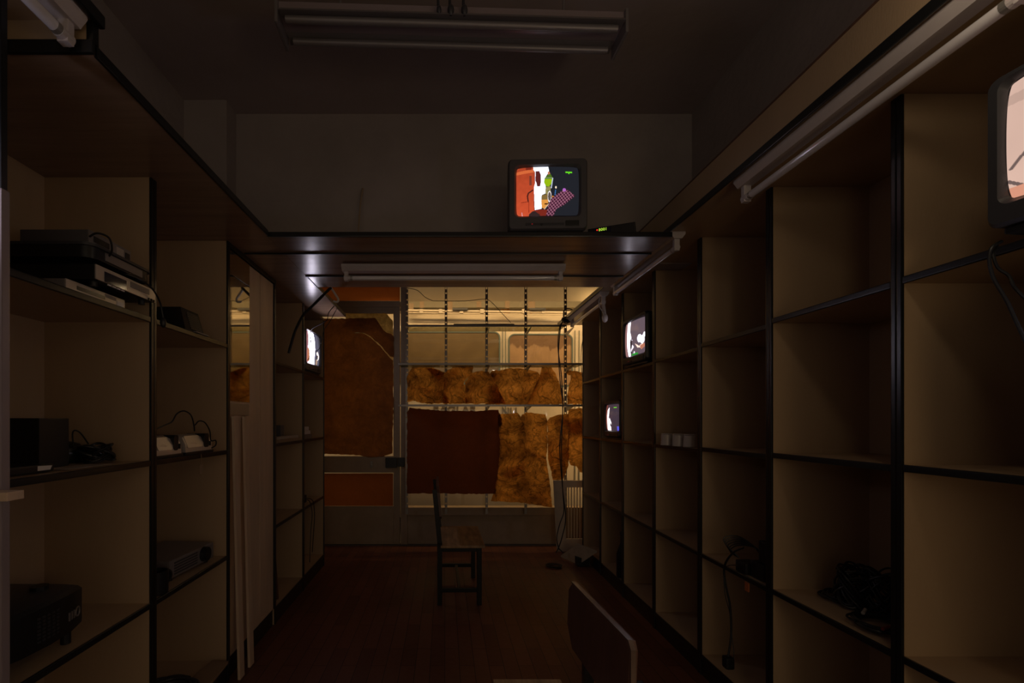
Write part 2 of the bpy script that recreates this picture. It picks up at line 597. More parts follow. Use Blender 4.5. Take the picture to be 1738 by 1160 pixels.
struct('ground', MB().box(-6, 8, YW + 0.12, 14, -0.15, -0.08), M['asphalt'])


# ------------------------------------------------------------------ crumpled sheets on the window
def sheet(name, label, cat, poly, Y, m, amp=0.030, sc_=9.0, step=4.0, group=None, seed=0, jitter=0.8):
    rnd = random.Random(seed)
    out = []
    n = len(poly)
    for i in range(n):
        a, b = Vector(poly[i]), Vector(poly[(i + 1) % n])
        k = max(1, int((b - a).length / step))
        for j in range(k):
            p = a.lerp(b, j / k)
            if j: p += Vector((rnd.uniform(-1, 1), rnd.uniform(-1, 1))) * jitter
            out.append(p)
    nb = len(out)
    x0, x1 = min(p.x for p in out), max(p.x for p in out)
    y0, y1 = min(p.y for p in out), max(p.y for p in out)

    def inside(q):
        c = False
        for i in range(nb):
            a, b = out[i], out[i - 1]
            if (a.y > q.y) != (b.y > q.y) and q.x < (b.x - a.x) * (q.y - a.y) / (b.y - a.y) + a.x: c = not c
        return c
    pts = list(out)
    y = y0 + step / 2
    while y < y1:
        x = x0 + step / 2
        while x < x1:
            q = Vector((x + rnd.uniform(-.3, .3) * step, y + rnd.uniform(-.3, .3) * step))
            if inside(q) and min((q - b).length for b in out) > step * 0.5: pts.append(q)
            x += step
        y += step
    co, ed, fa, *_ = delaunay_2d_cdt(pts, [(i, (i + 1) % nb) for i in range(nb)], [], 1, 1e-4)
    mb = MB()
    vs = []
    for p in co:
        w = P(p.x, p.y, Y)
        q = Vector((w.x * sc_, seed * 3.1, w.z * sc_))
        f = noise.ridged_multi_fractal(q, 0.9, 2.1, 4, 1.0, 2.0, noise_basis='PERLIN_ORIGINAL')
        g = noise.noise(q * 0.45)
        w.y += -amp * (f * 0.55 + g * 1.2)
        vs.append(mb.bm.verts.new(w))
    for f in fa: mb.bm.faces.new([vs[i] for i in f])
    o = build(name, mb, m, smooth=True, loc=P((x0 + x1) / 2, (y0 + y1) / 2, Y))
    return tag(o, label, cat, group)


YS = YW - 0.168
G = 'brown paper sheets taped over the shop window'
sh1 = sheet('brown_paper', 'crumpled brown paper with a rounded top, leftmost of the row on the lower glass shelf', 'paper',
      [(692, 683), (691, 640), (699, 625), (716, 622), (735, 625), (751, 631), (760, 634), (762, 685), (725, 686), (700, 681)], YS, M['kraft'], seed=1, group=G)
sh2 = sheet('brown_paper', 'narrow crumpled brown paper sheet right of the leftmost rounded one, folded dark at its top', 'paper',
      [(752, 686), (753, 640), (760, 628), (775, 623), (803, 622), (801, 634), (787, 648), (786, 665), (796, 686)], YS - 0.006, M['kraft'], seed=2, group=G)
sh3 = sheet('brown_paper', 'crumpled brown paper sheet with a slanting left edge, beside the second slotted upright', 'paper',
      [(790, 686), (789, 650), (800, 634), (817, 630), (829, 632), (840, 650), (858, 686)], YS - 0.012, M['kraft'], seed=3, group=G)
sh4 = sheet('brown_paper', 'widest crumpled brown paper with arched top, behind the fourth slotted upright', 'paper',
      [(828, 687), (830, 640), (834, 629), (842, 628), (846, 630), (862, 626), (880, 626), (897, 629), (912, 632), (917, 638), (914, 650), (898, 687)], YS - 0.004, M['kraft'], seed=4, group=G)
sh5 = sheet('brown_paper', 'brown paper sheet tapering to a peak under the middle glass shelf', 'paper',
      [(893, 687), (905, 660), (915, 640), (919, 624), (935, 624), (944, 636), (949, 652), (956, 663), (957, 687)], YS - 0.014, M['kraft'], seed=5, group=G)
sh6 = sheet('brown_paper', 'small heavily creased brown paper at the right end of the shelf row', 'paper',
      [(962, 687), (963, 668), (966, 650), (968, 638), (959, 635), (960, 630), (978, 631), (990, 634), (996, 645), (996, 687)], YS - 0.004, M['kraft'], seed=6, sc_=14, group=G)
sheet('brown_paper', 'large smooth dark brown sheet covering the lower left of the window', 'paper',
      [(691, 838), (691, 700), (695, 692), (720, 695), (760, 698), (812, 698), (846, 696), (852, 712), (850, 760), (842, 838), (800, 839), (760, 838)], YS, M['kraft_dark'], amp=0.006, sc_=4, seed=7, group=G)
sh8 = sheet('brown_paper', 'tall crumpled sheet hanging right of the smooth dark one, ragged at the bottom', 'paper',
      [(833, 851), (838, 838), (846, 800), (848, 750), (845, 715), (846, 703), (862, 703), (878, 701), (884, 708), (886, 704), (893, 700),
       (906, 702), (925, 704), (928, 716), (927, 780), (932, 815), (936, 861), (905, 856), (880, 852)], YS - 0.008, M['kraft'], amp=0.026, sc_=8, seed=8, group=G)
sh9 = sheet('brown_paper', 'dark narrow crumpled sheet behind the long hanging cords', 'paper',
      [(928, 716), (933, 709), (950, 704), (964, 703), (966, 740), (964, 790), (955, 815), (938, 815), (930, 780)], YS - 0.012, M['kraft'], amp=0.026, sc_=10, seed=9, group=G)
sh10 = sheet('brown_paper', 'rightmost lower crumpled sheet, torn short at its lower edge', 'paper',
      [(964, 695), (996, 692), (996, 802), (984, 802), (978, 792), (968, 790), (963, 772)], YS - 0.004, M['kraft'], amp=0.02, sc_=11, seed=10, group=G)

def flap(parent, poly, dy, seed):
    o = sheet('fold_shade_flap', None, None, poly, YS + dy, M['kraft'], amp=0.006, sc_=14, seed=seed, step=3)  # extra paper layer added to darken folds and cast shadow bands
    o.location = Vector(o.location) - Vector(parent.location)
    o.parent = parent


flap(sh1, [(722, 623), (736, 625), (752, 632), (757, 640), (748, 642), (745, 650), (738, 640), (730, 632)], 0.012, 31)
flap(sh1, [(697, 655), (725, 660), (752, 668), (754, 673), (728, 667), (697, 661)], 0.012, 32)
flap(sh1, [(745, 650), (756, 640), (757, 684), (744, 684), (747, 668)], 0.012, 33)
flap(sh2, [(757, 637), (768, 624), (802, 623), (801, 627), (780, 628), (765, 640)], 0.014, 34)
flap(sh2, [(785, 652), (797, 655), (800, 684), (790, 685), (783, 672)], 0.014, 35)
flap(sh3, [(797, 648), (801, 634), (816, 630), (806, 642), (800, 668), (794, 685), (790, 670)], 0.014, 36)
flap(sh3, [(820, 634), (829, 634), (842, 652), (852, 684), (838, 685), (826, 662)], 0.014, 37)
flap(sh4, [(831, 636), (842, 630), (848, 640), (844, 652), (834, 650)], 0.016, 38)
flap(sh4, [(886, 628), (900, 631), (914, 634), (914, 642), (900, 641), (893, 648), (896, 684), (889, 684), (888, 650)], 0.016, 39)
flap(sh4, [(834, 668), (860, 664), (884, 668), (884, 672), (860, 669), (834, 673)], 0.016, 40)
flap(sh5, [(896, 684), (902, 672), (914, 652), (921, 643), (926, 647), (916, 662), (906, 676), (901, 686)], 0.016, 41)  # diagonal strip stands in for a bracket's shadow on the paper
flap(sh5, [(920, 625), (934, 625), (940, 636), (936, 642), (920, 640)], 0.016, 42)
flap(sh6, [(960, 631), (978, 632), (984, 636), (972, 639), (963, 637)], 0.016, 43)
flap(sh6, [(963, 670), (969, 672), (971, 686), (963, 686)], 0.016, 44)
flap(sh8, [(884, 709), (894, 704), (897, 730), (893, 770), (893, 800), (897, 850), (890, 852), (886, 800), (885, 750)], 0.016, 45)
flap(sh8, [(846, 705), (852, 712), (850, 740), (852, 770), (846, 800), (838, 838), (837, 820), (845, 780)], 0.016, 46)
flap(sh8, [(850, 757), (864, 765), (884, 778), (884, 784), (866, 774), (850, 766)], 0.016, 47)
flap(sh8, [(897, 762), (912, 770), (926, 776), (926, 782), (910, 777), (897, 770)], 0.016, 48)
flap(sh8, [(852, 800), (872, 788), (886, 792), (880, 806), (862, 812)], 0.016, 49)
flap(sh8, [(900, 838), (920, 835), (934, 846), (936, 858), (915, 856)], 0.016, 50)
flap(sh9, [(946, 708), (963, 704), (965, 726), (952, 718), (944, 714)], 0.014, 51)
flap(sh9, [(952, 730), (964, 728), (964, 785), (955, 812), (950, 780)], 0.014, 52)
flap(sh9, [(930, 735), (940, 742), (942, 790), (948, 813), (938, 813), (930, 780)], 0.014, 53)
flap(sh10, [(965, 712), (992, 708), (995, 736), (978, 738), (965, 734)], 0.014, 54)
# door sheets
sheet('brown_paper', 'big torn brown sheet over the glass of the door', 'paper',
      [(540, 541), (600, 541), (637, 540), (643, 549), (650, 560), (656, 565), (664, 567), (668, 572), (668, 607), (662, 605.5), (656, 598.5), (646, 586.5), (632, 574), (618, 565.2), (606, 564.6), (597, 566),
       (606, 566.2), (618, 566.8), (632, 576.2), (646, 588.8), (656, 600.8), (662, 608.5), (667, 612), (668, 690), (666, 770), (650, 776), (630, 777), (600, 772), (540, 770)],
      YW + 0.002, M['cloth'], amp=0.009, sc_=5, seed=11, step=5)
sheet('brown_paper', 'flat orange brown sheet in the low pane of the door', 'paper',
      [(537, 804), (667, 804), (667, 859), (537, 859)], YW + 0.02, M['cloth_smooth'], amp=0.002, sc_=4, seed=12, step=7, jitter=0.1)
sheet('brown_paper', 'flat dark sheet in the transom above the door', 'paper',
      [(538, 470), (679, 470), (679, 511), (538, 511)], YW + 0.02, M['cloth_smooth'], amp=0.002, sc_=4, seed=13, step=7, jitter=0.1)
sheet('yellowed_film', 'ragged yellowed film on the upper corner of the door glass', 'film',
      [(586, 531), (655, 531), (662, 540), (667, 545), (668, 598), (660, 606), (664, 575), (640, 560), (586, 558)], YW + 0.026, M['yellowed'], amp=0.003, sc_=12, seed=14)
# ------------------------------------------------------------------ slotted uprights and glass shelves at the window
for i, (u, v0, v1, word) in enumerate(((690.5, 486, 873, 'slotted steel upright at the left jamb of the shop window'),
                                (757, 486, 873, 'slotted steel upright second from the left on the shop window'),
                                (826, 486, 873, 'middle slotted steel upright on the shop window'),
                                (892.5, 486, 873, 'slotted steel upright crossing the arched brown paper'),
                                (960, 486, 873, 'slotted steel upright behind the hanging cords'))):
    Yu = YW - 0.14
    a = P(u, v0, Yu)
    b = P(u, v1, Yu)
    t = thing('shelf_upright', word, 'upright', (a.x, Yu, b.z), group='slotted uprights on the shop window')
    mb = MB()
    w = 0.0125
    zt, zb_ = 2.58, b.z
    mb.box(a.x - w, a.x - w + 0.004, Yu, Yu + 0.02, zb_, zt)
    mb.box(a.x + w - 0.004, a.x + w, Yu, Yu + 0.02, zb_, zt)
    z = zb_
    k = 0
    while z < zt - 0.05:
        hh = 0.030 if k % 2 else 0.050
        mb.box(a.x - w, a.x + w, Yu + 0.001, Yu + 0.004, z, z + hh)
        z += hh + 0.015
        k += 1
    build('slotted_channel', mb, M['galv'], t, True)
    for vv in (617.5, 688, 552.5):
        zz = CZ + (V0 - vv) * 4.26 / F
        x = a.x
        if i == 0: continue
        br = MB().prism([(x - 0.002, Yu, zz - 0.006), (x - 0.002, Yu - 0.29, zz - 0.006), (x - 0.002, Yu - 0.29, zz - 0.014), (x - 0.002, Yu, zz - 0.055)], (0.004, 0, 0))
        build('bracket', br, M['galv'], t, True)
for v, u0, u1, lab in ((552.5, 690, 960, 'highest of the three glass shelves across the shop window, with a black rod on it'),
                       (617.5, 676, 992, 'middle glass shelf across the shop window'),
                       (688, 676, 992, 'lowest glass shelf across the shop window, just above the dark brown sheet')):
    z = CZ + (V0 - v) * 4.26 / F
    a, b = P(u0, v, 4.26), P(u1, v, 4.26)
    t = thing('glass_shelf', lab, 'shelf', ((a.x + b.x) / 2, 4.5, z), group='glass shelves on the shop window')
    build('shelf_panel', MB().box(a.x, b.x, 4.268, 4.53, z - 0.005, z), M['shelf_glass'], t, True)
    build('front_rail', MB().box(a.x, b.x, 4.258, 4.268, z - 0.013, z + 0.006, 0.002), M['galv'], t, True)
z = CZ + (V0 - 552.5) * 4.26 / F
a, b = P(770, 550, 4.29), P(873, 550, 4.29)
tag(build('metal_rod', MB().box(a.x, b.x, 4.28, 4.305, z + 0.0005, z + 0.018, 0.003), M['black_metal'], loc=((a.x + b.x) / 2, 4.44, z)), 'thin black rod lying on the highest glass shelf', 'rod')

# ------------------------------------------------------------------ tape, conduit on the beam outside the window
YBM = 5.412
for u, v0, v1, w, lab in ((698, 515, 532, 8, 'brown tape patch at the left end of the beam outside the window'), (716, 512, 523, 7, 'brown tape patch second from left on the beam outside the window'),
                     (764, 512, 532, 8, 'brown tape patch just right of the second slotted upright'),
                     (813, 512, 522, 8, 'brown tape patch left of the middle slotted upright'), (861, 511, 523, 8, 'brown tape patch above the bigger paper remnant'),
                     (902, 512, 524, 12, 'brown tape patch right of the fourth slotted upright')):
    a, b = P(u - w / 2, v0, YBM), P(u + w / 2, v1, YBM)
    tag(build('tape_patch', MB().box(a.x, b.x, YBM - 0.004, YBM - 0.0005, b.z, a.z), M['tape'], loc=(a.x, YBM, b.z)), lab, 'tape', 'tape patches on the beam outside the window')
sheet('paper_remnant', 'larger torn orange brown paper remnant below the beam outside the window', 'paper',
      [(851, 525), (864, 524), (866, 530), (863, 534), (857, 533), (851, 530)], YBM - 0.015, M['kraft'], amp=0.01, sc_=20, seed=20, step=2, group='paper remnants under the beam')
sheet('paper_remnant', 'smaller orange brown paper remnant right of the fourth slotted upright', 'paper',
      [(896, 526), (907, 526), (906, 532), (900, 534), (896, 531)], YBM - 0.015, M['kraft'], amp=0.01, sc_=20, seed=21, step=2, group='paper remnants under the beam')

Yc = 5.36
rl = thing('wall_conduit', 'long pale rail with clips running across outside the shop window', 'rail', P(840, 527, Yc))
build('rail_tube', MB().cyl(P(691, 527, Yc), P(985, 531, Yc), 0.012).cyl(P(691, 531, Yc), P(985, 535, Yc), 0.007), M['van'], rl, True, smooth=True)
for u in (715, 748, 783, 818, 889, 922):
    p = P(u, 528.5, Yc)
    build('rail_clip', MB().box(p.x - 0.022, p.x + 0.022, Yc - 0.02, Yc + 0.012, p.z - 0.028, p.z + 0.02, 0.004), M['slat'], rl, True)
for u0, u1 in ((768, 794), (898, 926)):
    a, b = P(u0, 523, Yc - 0.03), P(u1, 527, Yc - 0.03)
    build('dark_clamp', MB().box(a.x, b.x, Yc - 0.04, Yc - 0.015, b.z, a.z, 0.003), M['black'], rl, True)

# ------------------------------------------------------------------ van parked outside
YV = 5.5
van = thing('van', 'cream van parked close outside the shop window, round-cornered side windows', 'van', (1.0, YV + 0.9, -0.08))
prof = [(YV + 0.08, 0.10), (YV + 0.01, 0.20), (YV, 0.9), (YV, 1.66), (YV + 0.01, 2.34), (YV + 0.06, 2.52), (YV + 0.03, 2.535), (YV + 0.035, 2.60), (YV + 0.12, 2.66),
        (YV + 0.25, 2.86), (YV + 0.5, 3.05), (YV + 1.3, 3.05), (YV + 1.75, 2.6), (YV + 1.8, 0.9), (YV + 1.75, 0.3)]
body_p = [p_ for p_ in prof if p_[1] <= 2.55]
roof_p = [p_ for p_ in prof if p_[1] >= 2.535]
build('van_body', MB().loft([[(x, y, z) for y, z in body_p] for x in (-2.2, 3.6)]), M['van'], van, True, smooth=True)
build('van_roof', MB().loft([[(x, y, z) for y, z in roof_p] for x in (-2.2, 3.6)]), M['roof_shade'], van, True, smooth=True)


def rrect(x0, x1, z0, z1, r, n=7):
    pts = []
    for cx, cz, a0 in ((x1 - r, z1 - r, 0), (x0 + r, z1 - r, 90), (x0 + r, z0 + r, 180), (x1 - r, z0 + r, 270)):
        for k in range(n + 1):
            a = R(a0 + 90 * k / n)
            pts.append((cx + r * math.cos(a), cz + r * math.sin(a)))
    return pts


pane_l = van_pane('khaki_curtain', (0.16, 0.105, 0.045), (0.22, 0.15, 0.065), 0.55, 0.05)
pane_r = van_pane('peeling_film', (0.22, 0.13, 0.07), (0.58, 0.37, 0.20), 0.16, 0.22)
for u0, u1, v0, pm, lab in ((560, 849, 563, pane_l, 'khaki covered pane'), (862.5, 972, 567, pane_r, 'pane with peeling peach film')):
    x0, x1 = P(u0, 0, YV).x, P(u1, 0, YV).x
    z1 = P(0, v0, YV).z
    z0 = z1 - 0.62
    cx, cz = (x0 + x1) / 2, (z0 + z1) / 2
    g = MB()
    o_, i_ = rrect(x0, x1, z0, z1, 0.075), rrect(x0 + 0.016, x1 - 0.016, z0 + 0.016, z1 - 0.016, 0.06)
    g.loft([[(x, YV + 0.02, z) for x, z in o_], [(x, YV - 0.012, z) for x, z in o_], [(x, YV - 0.012, z) for x, z in i_], [(x, YV + 0.02, z) for x, z in i_]], False, False)
    go = build('window_gasket', g, M['gasket'], van, True, smooth=True)
    pn = build('window_pane', MB().prism([(x, YV - 0.004, z) for x, z in rrect(x0 + 0.012, x1 - 0.012, z0 + 0.012, z1 - 0.012, 0.062)], (0, 0.004, 0)), pm, go, loc=None)
    # recentre for the pane texture
    me = pn.data
    me.transform(Matrix.Translation(-Vector((cx, YV, cz))))
    pn.location = Vector((cx, YV, cz)) - wpos(van)
    pn['label'] = lab
for x in (-1.3, 2.7):
    w_ = build('wheel', MB().cyl((x, YV + 0.05, 0.24), (x, YV + 0.28, 0.24), 0.32, n=32), M['black'], van, True)
    build('wheel_disc', MB().cyl((x, YV + 0.04, 0.24), (x, YV + 0.06, 0.24), 0.18, n=32), M['silver_dark'], w_, True)
a, b = P(640, 511.5, 5.412), P(1040, 522.5, 5.412)
build('side_beam', MB().box(a.x, b.x, 5.412, YV + 0.01, b.z, a.z, 0.004), M['olive'], van, True)
# door seams and trim ribs right of the windows
for u in (853, 858, 976, 983):
    x = P(u, 0, YV).x
    build('body_seam', MB().box(x - 0.003, x + 0.003, YV - 0.006, YV + 0.004, 0.5, 2.30), M['gasket'], van, True)
Tm = Matrix.Translation(P(735, 701.5, YV - 0.006) - wpos(van)) @ Matrix.Rotation(R(90), 4, 'X')
text_mesh('BAGLAR', 0.125, 0.003, M['letter'], 'lettering', van, Tm, 1.12, 0.004)
Tm = Matrix.Translation(P(851, 704, YV - 0.006) - wpos(van)) @ Matrix.Rotation(R(90), 4, 'X')
text_mesh('NU', 0.12, 0.003, M['letter'], 'lettering', van, Tm, 1.1)

# ------------------------------------------------------------------ cabinets
def bookcase(side, y0, y1, ztop, shelves, label, back=True, group=None, name='bookcase', skip_mid=False, shelf_cut=None):
    xf, xb = (XL, XLB) if side < 0 else (XR, XRB)
    s = 1 if side < 0 else -1           # direction of the front
    t = thing(name, label, 'bookcase', (xf, (y0 + y1) / 2, 0), group=group)
    T = 0.016
    e = 0.0008
    for ya, yb in ((y0 + e, y0 + T), (y1 - T, y1 - e)):
        o = build('side_panel', MB().box(xb, xf - s * 0.004, ya, yb, 0.0, ztop - e), M['laminate'], t, True)
        build('edging', MB().box(xf - s * 0.004, xf + s * 0.004, ya, yb, 0.0, ztop - e, 0.0025), M['edge'], o, True)
    build('back_panel', MB().box(xb, xb + s * 0.006, y0 + T, y1 - T, 0.1, ztop - e), M['laminate'], t, True)
    build('plinth', MB().box(xf - s * 0.02, xf - s * 0.002, y0 + T, y1 - T, 0.0, 0.085), M['edge'], t, True)
    bo = build('bottom_panel', MB().box(xb + s * 0.006, xf - s * 0.004, y0 + T, y1 - T, 0.085, 0.10), M['laminate'], t, True)
    build('edging', MB().box(xf - s * 0.004, xf + s * 0.004, y0 + T, y1 - T, 0.080, 0.102, 0.003), M['edge'], bo, True)
    for i, z in enumerate(shelves):
        o = build('shelf', MB().box(xb + s * 0.006, xf - s * 0.006, y0 + T, y1 - T, z - 0.017, z), M['laminate'], t, True)
        build('edging', MB().box(xf - s * 0.006, xf + s * 0.003, y0 + T, y1 - T, z - 0.0185, z + 0.0015, 0.004, 3), M['edge'], o, True)
    return t


LY = [1.085, 1.68, 2.268, 2.88, 3.467, 4.06]
ZL = [0.603, 1.107, 1.614]
GL = 'tan bookcases along the left wall'
bookcase(-1, LY[0], LY[1], ZT_L, ZL, 'nearest tan bookcase on the left, stacked video players above and a black projector below', group=GL)
bookcase(-1, LY[1], LY[2], ZT_L, ZL, 'tan bookcase on the left holding two silver docks and a clock radio', group=GL)
bookcase(-1, LY[3], LY[4], ZT_L, ZL[:], 'narrow-looking tan bookcase just beyond the pale closed boards, with a dark board leaning in it', group=GL)
bookcase(-1, LY[4], LY[5], ZT_L, ZL, 'farthest tan bookcase on the left, holding the lit television', group=GL)
RY = [0.56, 1.3125, 1.83, 2.33, 2.84, 3.34, 3.82, 4.31]
ZR = [0.60, 1.127, 1.644]
ZRB = [(0.60, 1.127, 1.644), (0.60, 1.124, 1.641), (0.597, 1.117, 1.626), (0.595, 1.108, 1.614), (0.595, 1.106, 1.606), (0.595, 1.107, 1.606), (0.595, 1.107, 1.598)]
GR = 'tan bookcases along the right wall'
rl_ = ['tan bookcase at the right edge of the frame, holding the big lit television',
       'tan bookcase on the right with a heap of tangled black cables on its low shelf',
       'tan bookcase on the right with a cord dangling from a black adapter pile',
       'tan bookcase on the right holding three pale cups',
       'tan bookcase on the right holding the television nearer the top boards',
       'tan bookcase on the right holding the lower, farther television',
       'last tan bookcase on the right, beside the white slatted panel']
for i in range(7):
    bookcase(1, RY[i], RY[i + 1], ZT_R, ZRB[i], rl_[i], group=GR)

# closed bay between the left bookcases: mirror strip, boards
cb = thing('closed_cabinet', 'closed tall cabinet of pale boards with a narrow mirror, between the left bookcases', 'cabinet', (XL, 2.57, 0))
e = 0.001
build('plinth', MB().box(XL - 0.03, XL - 0.012, LY[2] + e, LY[3] - e, 0, 0.10), M['edge'], cb, True)
build('door_panel', MB().box(XL - 0.024, XL - 0.006, LY[2] + 0.008, 2.664, 0.10, 2.08, 0.001), M['board'], cb, True)
build('door_panel', MB().box(XL - 0.024, XL - 0.006, 2.672, LY[3] - 0.008, 0.10, 2.08, 0.001), M['board'], cb, True)
build('edging', MB().box(XL - 0.02, XL + 0.004, LY[2] + e, LY[3] - e, 2.085, ZT_L - e, 0.002), M['edge'], cb, True)
build('edging', MB().box(XL - 0.02, XL + 0.003, LY[2] + e, LY[2] + 0.008, 0.10, 2.085), M['edge'], cb, True)
build('edging', MB().box(XL - 0.02, XL + 0.003, LY[3] - 0.008, LY[3] - e, 0.10, 2.085), M['edge'], cb, True)
build('mirror', MB().box(XL - 0.006, XL - 0.002, LY[2] + 0.012, 2.515, 1.345, 2.08, 0.0005), M['mirror'], cb, True)
build('mirror_rail', MB().box(XL - 0.006, XL + 0.002, LY[2] + 0.012, 2.500, 1.275, 1.335, 0.002), M['steel'], cb, True)
# battens leaning in front
for ya, yb, xa, lab in ((2.285, 2.335, 0.03, 'thin pale batten leaning on the closed cabinet, the nearer one'), (2.40, 2.455, 0.03, 'thin pale batten leaning on the closed cabinet, below the mirror rail')):
    mb = MB().prism([(XL + 0.045, ya - 0.02, 0.001), (XL + 0.045, ya + 0.03, 0.001), (XL - 0.001 + 0.004, yb, 1.27), (XL + 0.003, yb - 0.045, 1.27)], (0.012, 0, 0))
    tag(build('wood_batten', mb, M['board'], loc=(XL + 0.05, ya, 0)), lab, 'batten', 'battens leaning on the closed cabinet')

# ------------------------------------------------------------------ overhead boards
tl = thing('overhead_board', 'long tan board overhanging the left bookcases with a black edge', 'board', (-1.1, 2.5, ZT_L), group='overhead boards')
XLO = -0.828
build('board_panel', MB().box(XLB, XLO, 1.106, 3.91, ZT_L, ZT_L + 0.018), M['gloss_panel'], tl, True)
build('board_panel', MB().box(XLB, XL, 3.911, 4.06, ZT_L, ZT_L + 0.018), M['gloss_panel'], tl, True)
build('edging', MB().box(XLO, XLO + 0.008, 1.112, 2.19, ZT_L - 0.003, ZT_L + 0.024, 0.003), M['edge'], tl, True)
build('edging', MB().box(XLO, XLO + 0.008, 2.81, 3.91, ZT_L - 0.003, ZT_L + 0.024, 0.003), M['edge'], tl, True)
build('edging', MB().box(XLB, XLO + 0.008, 1.096, 1.106, ZT_L - 0.003, ZT_L + 0.028, 0.003), M['edge'], tl, True)
th = thing('overhead_board', 'raised tan board at the upper left corner carrying a tube light', 'board', (-1.1, 0.8, 2.19), group='overhead boards')
build('board_panel', MB().box(XLB, -0.826, 0.10, 1.125, 2.192, 2.21), M['laminate'], th, True)
build('edging', MB().box(-0.826, -0.812, 0.10, 1.128, 2.185, 2.215, 0.003), M['edge'], th, True)
build('riser', MB().box(XLB, -0.842, 1.107, 1.122, ZT_L + 0.03, 2.191), M['laminate'], th, True)
build('riser_post', MB().box(-0.842, -0.826, 1.107, 1.125, ZT_L + 0.03, 2.191), M['edge'], th, True)
XRO = 1.07
tr = thing('overhead_board', 'long tan board overhanging the right bookcases with an upright lip', 'board', (1.3, 2.3, ZT_R), group='overhead boards')
build('board_panel', MB().box(XRO + 0.001, XRB, 0.30, 4.45, ZT_R, ZT_R + 0.018), M['laminate'], tr, True)
build('edging', MB().box(XRO - 0.008, XRO, 0.30, 4.45, ZT_R - 0.008, ZT_R + 0.020, 0.003), M['edge'], tr, True)
lp = build('upright_lip', MB().box(XRO, XRO + 0.015, 0.30, YH - 0.001, ZT_R + 0.022, 2.285), M['laminate'], tr, True)
build('edging', MB().box(XRO - 0.002, XRO + 0.017, 0.30, YH - 0.001, 2.285, 2.292, 0.001), M['wood_dark'], lp, True)
dk = thing('overhead_board', 'tan deck bridging both sides across the room, with a television standing on it', 'board', (0.1, 2.6, ZT_L), group='overhead boards')
for ya, yb in ((2.205, 2.415), (2.425, 2.795), (2.805, 3.04)):
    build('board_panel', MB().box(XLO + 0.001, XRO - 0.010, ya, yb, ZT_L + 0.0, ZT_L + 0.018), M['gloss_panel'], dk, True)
for y in (2.42, 2.80):
    build('joint_strip', MB().box(XLO + 0.001 - (0.2 if y < 2.5 else 0.0), XRO - 0.010, y - 0.0055, y + 0.0055, ZT_L - 0.008, ZT_L - 0.0005, 0.001), M['edge'], dk, True)
build('edging', MB().box(XLO + 0.001, XRO - 0.010, 2.193, 2.2045, ZT_L - 0.004, ZT_L + 0.0185, 0.003), M['edge'], dk, True)

# foreground pole and ledge at the left edge
pl = thing('metal_pole', 'grey metal pole at the left edge of the frame', 'pole', (P(3, 0, 0.98).x, 0.98, 0))
p0 = P(0, 330, 0.98)
build('pole_tube', MB().box(P(-14, 0, 0.98).x, P(8.5, 0, 0.98).x, 0.972, 0.992, 0, p0.z + 0.01, 0.003), M['pole'], pl, True)
build('pole_upper', MB().box(P(-14, 0, 0.98).x, P(5, 0, 0.98).x, 0.976, 0.990, p0.z + 0.01, 2.18), M['edge'], pl, True)
a, b = P(-60, 834, 0.95), P(28, 849, 0.95)
tag(build('wood_ledge', MB().box(a.x, b.x, 0.93, 0.968, b.z, a.z, 0.002), M['board'], loc=(b.x, 0.95, a.z)), 'short wooden ledge fixed to the metal pole at the left edge', 'ledge')


# ------------------------------------------------------------------ tube light fixtures
def fixture(name, label, L, loc, rot, hang=False, dangling=False, tube_drop=0.055, wide=0.07, group='unlit tube light fixtures'):
    t = thing(name, label, 'light fixture', loc, 0, group)
    t.rotation_euler = rot
    w = wide / 2
    mb = MB().prism([(-L / 2, -w, 0), (-L / 2, w, 0), (-L / 2, w, -0.012), (-L / 2, w * 0.55, -0.032), (-L / 2, -w * 0.55, -0.032), (-L / 2, -w, -0.012)], (L, 0, 0))
    build('housing', mb, M['white_enamel'], t)
    build('tube', MB().cyl((-L / 2 + 0.035, 0, -0.032 - tube_drop + 0.016), (L / 2 - 0.035, 0, -0.032 - tube_drop + 0.016), 0.013), M['tube'], t, smooth=True)
    for s in (-1, 1):
        x = s * (L / 2 - 0.02)
        h = build('lamp_holder', MB().box(x - 0.01, x + 0.01, -0.013, 0.013, -0.032 - tube_drop, -0.028, 0.003).cyl((x - s * 0.022, 0, -0.016 - tube_drop), (x + s * 0.012, 0, -0.016 - tube_drop), 0.0145), M['white_enamel'], t)
        build('end_cap', MB().cyl((x - s * 0.035, 0, -0.016 - tube_drop), (x - s * 0.02, 0, -0.016 - tube_drop), 0.0136), M['steel'], h)
    return t


def along(u0, v0, u1, v1, z):
    pass


fixture('tube_light', 'long unlit tube light nearest on the upper right, under the overhead board', 0.88, (1.115, 1.325, ZT_R - 0.001), (0, 0, R(90)), tube_drop=0.06)
fixture('tube_light', 'unlit tube light under the right board, just past the cross deck', 0.84, (1.109, 2.66, ZT_R - 0.001), (0, 0, R(90)), tube_drop=0.055)
f3 = fixture('tube_light', 'farthest unlit tube light on the right with a socket dangling from its near end', 0.84, (1.109, 3.70, ZT_R - 0.001), (0, 0, R(90)), tube_drop=0.055)
p = P(1024, 533, 3.2)
build('dangling_socket', MB().cyl((-0.40, 0.0, -0.09), (-0.43, 0.0, -0.17), 0.012).sphere((-0.435, 0, -0.19), 0.02, 1, 1, 1.5).tube([(-0.39, 0.02, -0.03), (-0.40, 0.03, -0.09), (-0.43, 0.01, -0.15)], 0.003), M['white_enamel'], f3, smooth=True)
fixture('tube_light', 'unlit tube light mounted crosswise under the deck', 1.22, (0.047, 2.60, ZT_L - 0.009), (0, 0, 0), tube_drop=0.05, wide=0.085)
